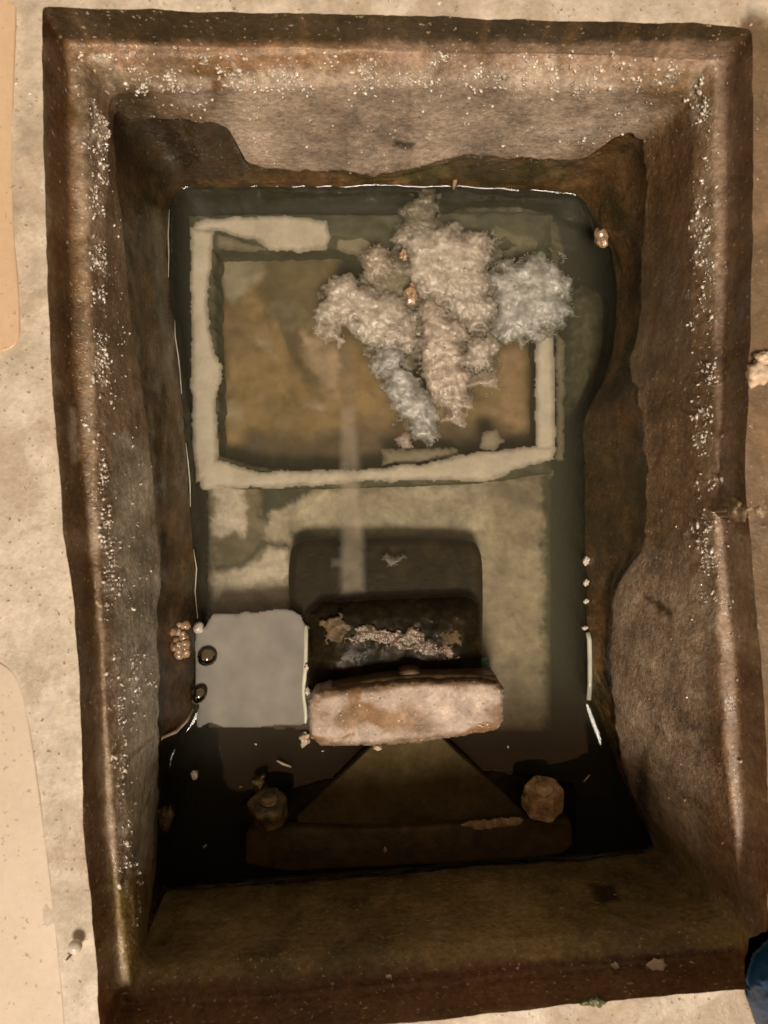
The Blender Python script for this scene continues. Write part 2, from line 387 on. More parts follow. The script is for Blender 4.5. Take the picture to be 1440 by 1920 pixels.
jag = np.array([noise.noise(Vector((A[i, 0] * 130, A[i, 1] * 130, 3.3))) * .028 + noise.noise(Vector((A[i, 0] * 420, A[i, 1] * 420, 8.3))) * .014 for i in range(n4)])
tE = np.clip(tE + jag, .03, .96)
cen = np.array([0, 0, 0.])
def outward(R):
    t = np.roll(R, -3, 0) - np.roll(R, 3, 0); t[:, 2] = 0
    nrm = np.c_[-t[:, 1], t[:, 0], np.zeros(len(R))]
    nrm /= np.linalg.norm(nrm, axis=1)[:, None] + 1e-9
    return nrm          # ring runs clockwise seen from above: left of travel = outward
OUT = smooth_ring(outward(D), 6); OUT /= np.linalg.norm(OUT, axis=1)[:, None]

def nz(v, s, seed=0.0):
    return noise.noise(Vector((v[0] * s + seed, v[1] * s - seed, v[2] * s + 2 * seed)))
def rough_disp(R, amp, seed=0.0, s1=55, s2=170, s3=480):
    out = R.copy()
    for i in range(len(R)):
        v = R[i]
        out[i] += amp * np.array([nz(v, s1, seed) + .5 * nz(v, s2, seed) + .28 * nz(v, s3, seed),
                                  nz(v, s1, seed + 9) + .5 * nz(v, s2, seed + 9) + .28 * nz(v, s3, seed + 9),
                                  .8 * nz(v, s1, seed + 17) + .5 * nz(v, s2, seed + 17) + .28 * nz(v, s3, seed + 17)])
    return out
def lerp(a, b, t): return a + (b - a) * t
def skin_rows(rows, closed_cols=True):
    n = len(rows[0]); faces = []
    for r in range(len(rows) - 1):
        for i in range(n):
            j = (i + 1) % n
            faces.append((r * n + i, r * n + j, (r + 1) * n + j, (r + 1) * n + i))
    return faces

# plaster rows
rows = []
for t in np.linspace(0, 1, 9)[:-1]: rows.append(lerp(A, B, t))
for t in np.linspace(0, 1, 8)[:-1]: rows.append(lerp(B, C, t))
for t in np.linspace(0, 1, 10)[:-1]: rows.append(lerp(C, D, t))
for t in np.linspace(0, 1, 42): rows.append(D + (W - D) * (tE * t)[:, None])
rows = np.array(rows)
sm = rows.copy()
for _ in range(2):
    sm[1:-1] = .5 * sm[1:-1] + .25 * (sm[:-2] + sm[2:])
rows = sm
nrow = len(rows)
prow = []
for r in range(nrow):
    amp = .0006 if r == 0 else (.0007 if r < 16 else .0008)
    prow.append(rough_disp(rows[r], amp))
lip = prow[-1] + OUT * .0024 + np.array([0, 0, -.0008])
lip2 = lip + OUT * .004 + np.array([0, 0, .003])
ROWS = prow + [lip, lip2]
pit = None
# lower wall: from behind the plaster down to the water and below
Wd = rough_disp(W, .0009, 5)
E = D + (W - D) * tE[:, None]
start = E + OUT * .0026 + np.array([0, 0, .004])
wrows = [start]
tops = E + OUT * .0022 + np.array([0, 0, -.001])
for t in np.linspace(0, 1, 26):
    r = lerp(tops, W, t)
    # slight outward belly so the lower wall sits back behind the plaster edge
    r = r + OUT * (.003 * math.sin(math.pi * min(1, t * 1.1)) * (1 - t))
    wrows.append(rough_disp(r, .0014 * (1 - t) + .0009 * t, 5 * t + 1.7 * (1 - t)))
wrows[-1] = Wd
pit_wall = mesh('pit_wall', np.vstack(wrows), skin_rows(wrows), M['lower_wall'])
tag(pit_wall, 'dark brown wet lower wall of the pit at the waterline', kind='structure')
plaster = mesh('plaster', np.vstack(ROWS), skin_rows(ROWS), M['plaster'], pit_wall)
RECT = lambda a, b, c, d: [(a, b), (c, b), (c, d), (a, d)]
add_stains_light(plaster, [
    (RECT(60, 0, 1420, 82), (0.042, 0.029, 0.011), 8, .92),  # olive dirt with recess shade painted in
    ([(78, 10), (128, 84), (165, 800), (180, 1400), (225, 1900), (187, 1955), (130, 1200)], (0.112, 0.058, 0.020), 10, .9),  # brown dirt, recess shade painted in on the left rim wall
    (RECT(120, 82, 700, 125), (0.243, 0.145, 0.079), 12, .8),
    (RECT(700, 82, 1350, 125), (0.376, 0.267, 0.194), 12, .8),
    ([(440, 150), (800, 130), (1120, 130), (1240, 200), (1200, 250), (1000, 310), (830, 310), (640, 330), (440, 310), (400, 230)], (0.479, 0.390, 0.314), 26, .85),
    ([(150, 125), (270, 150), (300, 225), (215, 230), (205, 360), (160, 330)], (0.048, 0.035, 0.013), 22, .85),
    ([(215, 800), (262, 820), (300, 900), (306, 1350), (296, 1500), (262, 1700), (238, 1640), (222, 1300), (205, 1000)], (0.525, 0.490, 0.405), 14, .85),
    ([(250, 1230), (305, 1200), (305, 1420), (280, 1480), (262, 1400)], (0.525, 0.490, 0.420), 10, .6),
    (RECT(160, 110, 212, 820), (0.192, 0.133, 0.087), 10, .6),
    ([(1210, 250), (1320, 200), (1330, 1000), (1205, 1010)], (0.170, 0.104, 0.049), 20, .85),
    ([(1140, 1080), (1215, 1030), (1330, 1040), (1345, 1500), (1290, 1620), (1180, 1500), (1140, 1250)], (0.385, 0.292, 0.209), 22, .85),
    ([(1200, 1420), (1215, 1400), (1212, 1500), (1225, 1590), (1185, 1590)], (0.087, 0.059, 0.029), 6, .8),
    ([(1330, 1250), (1460, 1200), (1460, 1820), (1370, 1780), (1330, 1600)], (0.295, 0.180, 0.104), 20, .85),
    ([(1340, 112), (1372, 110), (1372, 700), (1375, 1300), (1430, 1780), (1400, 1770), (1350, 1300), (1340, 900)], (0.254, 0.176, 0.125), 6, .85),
    ([(1376, 60), (1425, 50), (1425, 1000), (1376, 1000)], (0.102, 0.053, 0.022), 8, .85),  # brown dirt, recess shade painted in on the right rim wall
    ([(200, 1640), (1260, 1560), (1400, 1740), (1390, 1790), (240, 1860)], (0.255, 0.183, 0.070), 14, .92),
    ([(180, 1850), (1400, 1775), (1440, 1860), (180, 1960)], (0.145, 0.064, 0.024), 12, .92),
    ([(250, 1775), (600, 1752), (1380, 1730), (1380, 1742), (600, 1768), (255, 1795)], (0.266, 0.168, 0.098), 5, .5),
    ([(215, 1212), (250, 1205), (300, 1208), (300, 1236), (250, 1245), (215, 1236)], (0.488, 0.438, 0.397), 8, .8),
    ([(270, 1090), (305, 1100), (300, 1160), (275, 1150)], (0.488, 0.438, 0.397), 8, .6),
    ([(1208, 1112), (1240, 1130), (1262, 1148), (1258, 1158), (1232, 1142), (1205, 1120)], (0.043, 0.027, 0.012), 5, .9),
    ([(740, 262), (780, 268), (775, 280), (738, 276)], (0.044, 0.035, 0.020), 5, .9),
    ([(330, 145), (395, 140), (400, 190), (370, 210), (330, 180)], (0.460, 0.377, 0.314), 8, .8),
    ([(1040, 240), (1130, 242), (1130, 256), (1040, 256)], (0.488, 0.438, 0.397), 5, .7),
    ([(128, 760), (140, 765), (150, 860), (135, 870)], (0.487, 0.437, 0.365), 4, .8),
    ([(1385, 1250), (1440, 1250), (1440, 1300), (1385, 1290)], (0.110, 0.062, 0.024), 12, .5),
    ([(1100, 1660), (1150, 1655), (1160, 1690), (1120, 1695)], (0.036, 0.019, 0.005), 6, .9),
])
_at = plaster.data.color_attributes['stain']; _c = np.empty(len(plaster.data.vertices) * 4); _at.data.foreach_get('color', _c); _c = _c.reshape(-1, 4)
for r in range(14, 34):  # pale flecks painted in beneath the glint grains so they merge
    for i in range(n4):
        side = i / NS
        if 1.7 < side < 3.08: continue
        p = ROWS[r][i]
        q = nz(p, 70, 21) + .8 * nz(p, 200, 22) + .6 * nz(p, 520, 23) - .05 * abs(r - 20)
        if q > .05:
            k = r * n4 + i; f = min(.75, (q - .05) * 1.6)
            _c[k, :3] = _c[k, :3] * (1 - f) + np.array([.50, .44, .37]) * f; _c[k, 3] = max(_c[k, 3], f)
_at.data.foreach_set('color', _c.ravel())
add_stains_light(pit_wall, [
    ([(285, 390), (300, 395), (325, 680), (330, 760), (312, 740), (292, 520)], (.15, .14, .095), 4, .9),
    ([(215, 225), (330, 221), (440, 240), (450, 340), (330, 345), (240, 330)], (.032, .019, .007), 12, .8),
    ([(600, 330), (830, 300), (1060, 305), (1060, 335), (800, 345)], (.065, .058, .022), 8, .6),
    ([(1150, 480), (1180, 560), (1165, 680), (1130, 740), (1098, 790), (1085, 780), (1140, 700), (1152, 600)], (.17, .12, .062), 6, .7),
    ([(280, 690), (291, 690), (293, 718), (283, 720)], (.008, .005, .002), 4, 1),  # small wall holes, their dark insides painted flat
    ([(284, 732), (294, 735), (296, 758), (287, 760)], (.008, .005, .002), 4, 1),
    ([(294, 890), (304, 890), (304, 910), (294, 910)], (.008, .005, .002), 4, 1),
    ([(300, 1000), (312, 1000), (314, 1060), (302, 1060)], (.008, .005, .002), 4, 1),
    ([(310, 700), (345, 800), (350, 1100), (312, 1120)], (.13, .082, .036), 10, .7),
    ([(1100, 800), (1210, 800), (1210, 1000), (1110, 1100)], (.095, .058, .022), 25, .7),
    ([(295, 1380), (365, 1350), (300, 1670)], (.012, .010, .004), 10, .9),  # shadow of the near wall painted on the lower left
    ([(1110, 1300), (1180, 1500), (1235, 1590), (1180, 1590)], (.014, .010, .004), 12, .9),  # shadow of the near wall painted on the lower right
])
urows = [Wd]
for z in (-.004, -.012, -.03, -.06, -.10):
    r = Wd.copy(); r[:, 2] = z
    urows.append(rough_disp(r, .0012, 3) if z > -.09 else r)
under = mesh('submerged_wall', np.vstack(urows), skin_rows(urows), M['under_wall'], pit_wall)

# floor round the pit (mortar), one sheet out to the distance
A0 = prow[0]
frows = []
for k, f in enumerate([0, .002, .006, .012, .02, .03, .045, .07, .12, .3, 1.0, 4.0]):
    r = A0 + outward(A) * f if f < .02 else A0 + outward(A) * .02 * 1 + (A0 - cen) * np.array([1, 1, 0]) * ((f - .02) / .2)
    r[:, 2] = ZF
    if f < .2:
        for i in range(n4):
            r[i, 2] += .0009 * nz(r[i], 60, 4) * min(1, f / .006) + .0005 * nz(r[i], 230, 4) * min(1, f / .006)
            if f == 0: r[i, 2] = A0[i, 2]
    frows.append(smooth_ring(r, 2) if k > 3 else r)
frows = frows[::-1]
floor = mesh('floor', np.vstack(frows), skin_rows(frows), M['mortar'])
tag(floor, 'rough grey mortar floor round the pit', kind='structure')
add_stains_light(floor, [
    ([(1385, 30), (1700, 30), (1700, 1900), (1425, 1840), (1430, 1500), (1385, 950)], (.135, .085, .042), 12, .93),
    ([(1395, 930), (1480, 900), (1480, 1110), (1420, 1080)], (.20, .135, .08), 16, .8),
    ([(0, 0), (60, 0), (75, 500), (60, 660), (0, 650)], (.42, .34, .25), 20, .5),
])
# pit bottom under everything
bot = [P(100, 200, -.095), P(1350, 200, -.095), P(1350, 1800, -.095), P(100, 1800, -.095)]
pit_bottom = mesh('pit_bottom', bot, [(3, 2, 1, 0)], M['under_wall']); tag(pit_bottom, 'dark floor of the pit under the water', kind='structure')

# ---------------------------------------------------------------- polygon helpers
def lump(name, poly, z0, h, m, parent=None, step=3.0, ragged=9.0, rscale=.05, k=22.0, amp=.0025, ascale=.03, fuzz=0, under=.004, origin=None, seed=0.0, fuzz_len=6, slope=None, grow=0.0, thin=0.0, fold=0.0, gaps=0.0):
    """a solid with a free outline: top surface over the outline (photo px at height z0), rounded rim, flat underside"""
    poly = np.array(poly, float)
    x0, y0 = poly.min(0) - 24; x1, y1 = poly.max(0) + 24
    xs = np.arange(x0, x1, step); ys = np.arange(y0, y1, step)
    X, Y = np.meshgrid(xs, ys)
    wx = np.zeros_like(X); wy = np.zeros_like(X); hh = np.zeros_like(X)
    for a in range(X.shape[0]):
        for b in range(X.shape[1]):
            v = Vector((X[a, b] * rscale, Y[a, b] * rscale, seed))
            wx[a, b] = noise.noise(v) + .6 * noise.noise(v * 2.7) + .4 * noise.noise(v * 6.1)
            v2 = v + Vector((31, 17, 5)); wy[a, b] = noise.noise(v2) + .6 * noise.noise(v2 * 2.7) + .4 * noise.noise(v2 * 6.1)
            u = Vector((X[a, b] * ascale, Y[a, b] * ascale, seed + 40))
            if fold:
                f = u * 1.9 + Vector((wx[a, b], wy[a, b], 0)) * .25
                hh[a, b] += fold * (.5 - abs(noise.noise(f)) * 2 - abs(noise.noise(f * 2.4)) * .9)
            hh[a, b] += noise.noise(u) + .6 * noise.noise(u * 2.3) + .30 * noise.noise(u * 4.3) + .10 * noise.noise(u * 9)
    gp = np.zeros_like(X)
    if gaps:
        for a in range(X.shape[0]):
            for b in range(X.shape[1]):
                gp[a, b] = noise.noise(Vector((X[a, b] * .035, Y[a, b] * .035, seed + 70)))
    S = poly_sdf(X + ragged * wx, Y + ragged * wy, poly)
    S = S + grow
    if gaps: S = S - gaps * np.maximum(0, gp - .22)
    prof = 1 - np.exp(-np.maximum(S, 0) / k)
    Z = z0 + h * prof + amp * hh * np.minimum(1, np.maximum(S, 0) / 10)
    if slope is not None: Z = Z + slope(X, Y)
    idx = -np.ones(X.shape, int); verts = []
    inside = S > 0
    cell = inside[:-1, :-1] & inside[1:, :-1] & inside[:-1, 1:] & inside[1:, 1:]
    need = np.zeros_like(inside)
    need[:-1, :-1] |= cell; need[1:, :-1] |= cell; need[:-1, 1:] |= cell; need[1:, 1:] |= cell
    for a, b in zip(*np.nonzero(need)):
        idx[a, b] = len(verts); verts.append(P(X[a, b], Y[a, b], Z[a, b]))
    if not verts: raise RuntimeError('empty lump ' + name)
    nt_ = len(verts)
    low = [Vector((v.x, v.y, min(z0, v.z) - under)) for v in verts]
    # the underside keeps the xy of the top
    faces = []; edges = {}
    for a, b in zip(*np.nonzero(cell)):
        q = (idx[a, b], idx[a + 1, b], idx[a + 1, b + 1], idx[a, b + 1])
        faces.append(q); faces.append(tuple(i + nt_ for i in q[::-1]))
        for s in range(4):
            e = (q[s], q[(s + 1) % 4])
            if (e[1], e[0]) in edges: del edges[(e[1], e[0])]
            else: edges[e] = 1
    for e in edges:
        faces.append((e[1], e[0], e[0] + nt_, e[1] + nt_))
    verts = verts + low
    if fuzz:
        bl = [e[0] for e in edges]
        c = sum((verts[i] for i in bl), Vector()) / len(bl)
        for _ in range(fuzz):
            i = random.choice(bl); v = verts[i]
            a, b = divmod(i, 1)
            ang = math.atan2(v.y - c.y, v.x - c.x) + random.gauss(0, .9)
            L = random.uniform(.3, 1) * fuzz_len / F * H
            tip = v + Vector((math.cos(ang) * L, math.sin(ang) * L, random.uniform(-.001, .0012)))
            sd_ = Vector((-math.sin(ang), math.cos(ang), 0)) * random.uniform(.0003, .0009)
            n0 = len(verts); verts += [v - sd_, v + sd_, tip, v - Vector((0, 0, .0012))]
            faces += [(n0, n0 + 1, n0 + 2), (n0 + 1, n0 + 3, n0 + 2), (n0 + 3, n0, n0 + 2), (n0, n0 + 3, n0 + 1)]
    ob = mesh(name, verts, faces, m, parent, True, origin)
    if thin:
        th = np.clip(S[need] / thin, 0, 1) * .75 + .25
        vals = np.ones(len(ob.data.vertices)); vals[:nt_] = th; vals[nt_:2 * nt_] = np.where(th > .95, 1, th * .6)
        vals[2 * nt_:] = .5
        at = ob.data.attributes.new('thin', 'FLOAT', 'POINT'); at.data.foreach_set('value', vals)
    return ob

def chaikin(p, it=2):
    p = np.array(p, float)
    for _ in range(it):
        q = np.roll(p, -1, 0); p = np.stack([.75 * p + .25 * q, .25 * p + .75 * q], 1).reshape(-1, 2)
    return p
def slab(name, poly, ztop, thick, m, parent=None, bevel=.0015, rounds=2, origin=None, wob=0.0, zfun=None, dome=0.0, seg=4):
    """extruded outline with a rounded upper edge and a finely divided, slightly uneven top"""
    p = chaikin(poly, rounds) if rounds else np.array(poly, float)
    w = np.array([P(x, y, ztop)[:2] for x, y in p])
    n = len(w)
    area = np.sum(w[:, 0] * np.roll(w[:, 1], -1) - np.roll(w[:, 0], -1) * w[:, 1])
    if area < 0: w = w[::-1].copy(); p = p[::-1]
    t = np.roll(w, -1, 0) - np.roll(w, 1, 0); nr = np.c_[-t[:, 1], t[:, 0]]; nr /= np.linalg.norm(nr, axis=1)[:, None] + 1e-9
    zz = (lambda x, y: 0.0) if zfun is None else zfun
    rows_ = []
    def row(inset, dz):
        q = w + nr * inset
        return [Vector((a, b, ztop + dz + zz(a, b) + wob * nz((a, b, ztop + dz), 220, 2))) for a, b in q]
    rows_.append(row(0, -thick)); rows_.append(row(0, -thick * .5 if bevel < thick * .5 else -bevel))
    for s in range(seg + 1):
        a = s / seg * math.pi / 2
        rows_.append(row(bevel * (1 - math.cos(a)), -bevel * (1 - math.sin(a))))
    verts = [v for r in rows_ for v in r]; faces = []
    for r in range(len(rows_) - 1):
        for i in range(n):
            j = (i + 1) % n; faces.append((r * n + i, r * n + j, (r + 1) * n + j, (r + 1) * n + i))
    bm = bmesh.new(); vs_ = [bm.verts.new(v) for v in verts]
    for f in faces:
        try: bm.faces.new([vs_[i] for i in f])
        except ValueError: pass
    top = bm.faces.new([vs_[i] for i in range((len(rows_) - 1) * n, len(rows_) * n)])
    bm.faces.new([vs_[i] for i in range(n)][::-1])
    bmesh.ops.triangulate(bm, faces=[top])
    return from_bm(name, bm, m, parent, True, origin)

def blob(center, r, squash=(1, 1, 1), sub=2, rough=.15, seed=0.0):
    bm = bmesh.new(); bmesh.ops.create_icosphere(bm, subdivisions=sub, radius=1)
    for v in bm.verts:
        d = 1 + rough * noise.noise(v.co * 1.7 + Vector((seed, seed * 2, -seed)))
        v.co = Vector((v.co.x * d * squash[0] * r, v.co.y * d * squash[1] * r, v.co.z * d * squash[2] * r)) + Vector(center)
    return bm

# ---------------------------------------------------------------- floor tiles
t1 = slab('tile', [(0, 1240), (38, 1272), (58, 1380), (72, 1479), (92, 1630), (110, 1790), (121, 1920), (130, 2060), (-700, 2080), (-700, 1238), (-60, 1225)], ZF + .0005, .006, M['tile'], floor, bevel=.0008, rounds=2)
t1['label'] = 'smooth pale beige tile at the lower left'
t2 = slab('tile', [(33, -60), (25, 130), (22, 300), (25, 440), (33, 520), (37, 600), (34, 655), (-40, 668), (-700, 672), (-700, -60)], ZF + .0005, .006, M['tile_warm'], floor, bevel=.0008, rounds=2)
t2['label'] = 'smooth orange-beige tile at the upper left'

# ---------------------------------------------------------------- valve body under the water
valve = empty('drain_valve', P(700, 900, -.09))
tag(valve, 'sunken iron drain valve body with square pale-rimmed opening under the water', 'valve')
# rim loop (outer / inner outlines, wavy)
def loop_solid(name, outer, inner, ztop, depth, m, parent, wav=3.0, n=700, crown=.0015):
    o = resample(np.vstack([outer, outer[:1]]), n); i_ = resample(np.vstack([inner, inner[:1]]), n)
    def wob(p, s, a):
        q = p.copy()
        for k in range(len(q)):
            q[k, 0] += a * (noise.noise(Vector((p[k, 0] * .03, p[k, 1] * .03, s))) + .6 * noise.noise(Vector((p[k, 0] * .1, p[k, 1] * .1, s))))
            q[k, 1] += a * (noise.noise(Vector((p[k, 0] * .03, p[k, 1] * .03, s + 9))) + .6 * noise.noise(Vector((p[k, 0] * .1, p[k, 1] * .1, s + 9))))
        return q
    o = wob(o, 1, wav); i_ = wob(i_, 4, wav * 2)
    rr = []
    def R(p, z): return [P(a, b, ztop) + Vector((0, 0, z - ztop)) for a, b in p]
    rr.append(R(o, ztop - depth)); rr.append(R(o, ztop - .003))
    for t in (.05, .12, .2, .3, .4, .5, .6, .7, .8, .88, .95): rr.append(R(o + (i_ - o) * t, ztop + crown * (math.sin(math.pi * t) - .3)))
    rr.append(R(i_, ztop - .003)); rr.append(R(i_, ztop - depth))
    v = [q for r in rr for q in r]; f = []
    for r in range(len(rr) - 1):
        for k in range(n):
            j = (k + 1) % n; f.append((r * n + k, r * n + j, (r + 1) * n + j, (r + 1) * n + k))
    return mesh(name, v, f, m, parent)
outer = np.array([(352, 402), (500, 398), (720, 400), (900, 396), (1034, 398), (1037, 600), (1037, 860), (1034, 888), (900, 906), (700, 914), (500, 918), (392, 912), (372, 800), (360, 600)], float)
inner = np.array([(402, 470), (520, 466), (640, 466), (860, 466), (1003, 464), (1007, 600), (1006, 838), (940, 846), (860, 862), (700, 876), (560, 880), (470, 872), (412, 850), (406, 640)], float)
rim = loop_solid('opening_rim', outer, inner, -.020, .024, M['rim_iron'], valve)
# chamber floor seen through the opening
ch = lump('chamber_floor', [(380, 440), (1030, 440), (1030, 900), (380, 900)], -.046, .004, M['chamber'], valve, step=4, ragged=2, amp=.003, ascale=.012, k=60)
# the plate on either side of the flap
plate = lump('body_plate', [(386, 884), (1038, 880), (1036, 1374), (386, 1366)], -.034, .004, M['silt'], valve, step=4, ragged=1.5, amp=.0012, ascale=.02, k=10, under=.03)
S5 = lambda pts: [(x / 2.88 + 250, y / 2.88 + 850) for x, y in pts]
S3 = lambda pts: [(x / 2.88 + 250, y / 2.88 + 300) for x, y in pts]
S4 = lambda pts: [(x / 2.4 + 560, y / 2.4 + 330) for x, y in pts]
sc = lambda nm, poly, z, h, m, **kw: lump(nm, poly, z, h, m, valve, step=4, **{**dict(ragged=7, amp=.0007, k=8, under=.002), **kw})
GREEN = (.030, .034, .012); PALE = (.56, .51, .43); PALE2 = (.33, .31, .235)
add_stains_light(plate, [
    (S5([(400, 150), (700, 150), (690, 640), (415, 640)]), (0.192, 0.166, 0.102), 12, .9),
    (S5([(690, 170), (980, 170), (930, 240), (790, 320), (720, 370), (680, 350)]), GREEN, 7, .95),
    (S5([(700, 430), (740, 330), (860, 260), (980, 210), (1440, 190), (1900, 170), (1900, 420), (980, 430), (850, 470), (760, 490)]), (0.461, 0.422, 0.314), 8, .9),
    (S5([(425, 430), (455, 260), (425, 190), (570, 170), (620, 300), (610, 440), (500, 450)]), PALE, 8, .9),
    (S5([(420, 460), (540, 450), (640, 400), (700, 470), (680, 540), (560, 610), (425, 610)]), (0.090, 0.077, 0.041), 10, .75),
    (S5([(690, 470), (760, 480), (840, 500), (835, 520), (760, 500), (690, 520), (640, 570), (560, 620), (430, 625), (430, 605), (550, 600), (640, 545)]), (0.032, 0.029, 0.013), 4, .85),
    (S5([(415, 650), (560, 640), (690, 570), (730, 510), (830, 530), (830, 640), (830, 840), (700, 900), (600, 900), (420, 900)]), (0.538, 0.493, 0.403), 5, .95),
    (S5([(860, 420), (960, 410), (990, 470), (930, 520), (870, 500)]), (0.011, 0.013, 0.005), 7, .9),
    ([(905, 900), (1034, 890), (1034, 1380), (905, 1380)], (0.346, 0.301, 0.205), 14, .8),
    ([(360, 890), (392, 890), (392, 1420), (360, 1420)], GREEN, 6, .9),
    ([(1015, 890), (1060, 890), (1060, 1420), (1022, 1420)], (0.045, 0.050, 0.018), 10, .9),
], warp=15, wscale=.045)
S6 = lambda pts: [(x / 1.6 + 300, y / 1.6 + 300) for x, y in pts]
dep = dict(ragged=4, rscale=.035, amp=.0003, ascale=.04, k=8, under=.001, grow=3, thin=11)
def deposit(poly, z=-.0185, h=.0012, m='scale_soft', **kw):
    return lump('scale_deposit', S6(poly), z, h, M[m], valve, step=2.6, **{**dep, **kw})
deposit([(90, 205), (160, 212), (152, 300), (140, 420), (155, 560), (186, 612), (186, 660), (165, 720), (172, 900), (180, 960), (112, 965), (100, 880), (96, 600)], seed=1)
deposit([(92, 215), (110, 182), (240, 172), (380, 168), (500, 182), (515, 235), (500, 262), (410, 276), (340, 272), (300, 244), (170, 210)], seed=2)
deposit([(168, 222), (290, 252), (320, 268), (250, 272), (172, 262)], z=-.0195, seed=3, m='silt_soft')
deposit([(520, 190), (620, 185), (640, 260), (600, 290), (530, 270)], z=-.0205, seed=4, m='silt_soft')
deposit([(120, 880), (200, 905), (300, 937), (450, 932), (600, 930), (800, 912), (930, 880), (1000, 872), (1130, 860), (1180, 858), (1186, 896), (1110, 912), (1062, 930), (1000, 960), (900, 962), (860, 955), (700, 962), (600, 966), (480, 974), (330, 982), (125, 985)], seed=5)
deposit([(1128, 500), (1176, 495), (1186, 870), (1128, 870)], seed=6, ragged=3)
deposit([(1190, 520), (1212, 540), (1210, 900), (1192, 900)], z=-.030, seed=7, m='silt_soft', ragged=4)
deposit([(668, 872), (890, 862), (895, 885), (800, 905), (670, 912)], z=-.024, seed=8, m='silt_soft', ragged=6)
deposit([(975, 820), (1010, 808), (1030, 840), (1000, 868), (960, 862)], z=-.018, seed=9, m='silt_soft', ragged=6)
add_stains_light(ch, [
    (S3([(455, 545), (720, 520), (700, 620), (590, 690), (530, 780), (470, 720)]), (0.433, 0.403, 0.305), 10, .9),
    (S3([(660, 480), (1060, 480), (1050, 900), (900, 960), (760, 900), (700, 700)]), (0.145, 0.118, 0.057), 26, .8),
    (S3([(440, 720), (600, 800), (760, 960), (560, 1080), (460, 1000)]), (0.180, 0.117, 0.054), 26, .7),
    (S3([(890, 940), (1110, 1000), (1130, 1270), (1010, 1190), (900, 1080)]), (0.495, 0.382, 0.254), 12, .8),
    (S3([(640, 950), (750, 1000), (740, 1060), (650, 1030)]), (0.395, 0.354, 0.231), 16, .7),
    (S3([(900, 1340), (980, 1285), (1040, 1300), (1040, 1340)]), (0.532, 0.418, 0.296), 7, .8),
    (S3([(470, 1320), (540, 1310), (590, 1360), (570, 1430), (480, 1400)]), (0.451, 0.381, 0.267), 12, .7),
    (S3([(1150, 1000), (1450, 950), (1450, 1500), (1150, 1500)]), (0.312, 0.205, 0.088), 30, .6),
    (S4([(900, 800), (1000, 780), (1010, 1100), (1000, 1200), (940, 1100), (900, 960)]), (0.536, 0.361, 0.217), 14, .8),
    (S4([(400, 300), (560, 380), (560, 560), (380, 540), (340, 420)]), (0.047, 0.029, 0.014), 14, .9),
    (S3([(620, 1480), (1450, 1440), (1900, 1400), (2100, 1500), (2100, 1660), (500, 1660)]), (0.095, 0.066, 0.030), 18, .8),
    (S3([(1070, 480), (1230, 480), (1220, 640), (1080, 640)]), (0.020, 0.022, 0.010), 12, .9),
], warp=14, wscale=.022)
# green weedy sludge in the back corner
sludge = lump('green_sludge', [(860, 400), (960, 392), (1030, 410), (1046, 470), (1030, 500), (960, 490), (900, 470)], -.036, .026, M['olive'], None, step=4, ragged=8, amp=.0012, k=46, grow=14, under=.02, origin=P(950, 440, -.016))
tag(sludge, 'greenish soft lump of sludge under water in the far right corner', 'sludge')
niche = lump('washed_out_niche', [(1060, 560), (1090, 540), (1140, 560), (1150, 640), (1135, 720), (1090, 780), (1062, 770)], -.046, .034, M['olive'], None, step=4, ragged=6, amp=.0012, k=40, grow=10, under=.03, origin=P(1100, 650, -.05))
niche.name = 'sludge_mound'
tag(niche, 'pale murky mound under water in the hollow of the right wall', 'sludge')

# ---------------------------------------------------------------- flap with its bar
flap = empty('valve_flap', P(740, 1200, -.03))
tag(flap, 'black iron valve flap with a pale pink corroded bar, half out of the water', 'valve flap')
lid = slab('lid', [(540, 1040), (552, 1014), (600, 1008), (880, 1008), (905, 1030), (908, 1100), (906, 1290), (560, 1290), (538, 1120)], -.010, .03, M['black_iron'], flap, bevel=.006, rounds=2, wob=.0002)
hump = lump('hump', [(572, 1150), (600, 1124), (700, 1118), (880, 1112), (902, 1130), (908, 1290), (575, 1300)], -.004, .014, M['black_iron'], flap, step=3, ragged=2, amp=.0009, k=22, under=.01)
lump('corroded_patch', [(640, 1195), (690, 1168), (740, 1185), (780, 1172), (800, 1195), (850, 1215), (860, 1238), (800, 1230), (760, 1225), (700, 1205), (660, 1215)], .0094, .0015, M['corroded'], flap, step=2.2, ragged=11, rscale=.06, amp=.0012, ascale=.07, k=6, under=.003)
lump('corroded_patch', [(600, 1160), (640, 1150), (660, 1175), (640, 1210), (605, 1200)], .0090, .0008, M['rust_iron'], flap, step=2.5, ragged=9, amp=.001, ascale=.07, k=6, under=.003)
lump('corroded_patch', [(810, 1185), (860, 1180), (870, 1215), (830, 1215)], .0092, .0008, M['rust_iron'], flap, step=2.5, ragged=9, amp=.001, ascale=.07, k=6, under=.003)
bar = lump('bar', [(580, 1312), (590, 1296), (640, 1288), (760, 1274), (900, 1274), (932, 1278), (943, 1294), (943, 1352), (934, 1366), (900, 1374), (800, 1390), (690, 1397), (600, 1397), (582, 1384)], .022, .010, M['pink_iron'], flap, step=2, ragged=3, rscale=.03, amp=.00045, ascale=.04, k=4.0, under=.04, grow=2)
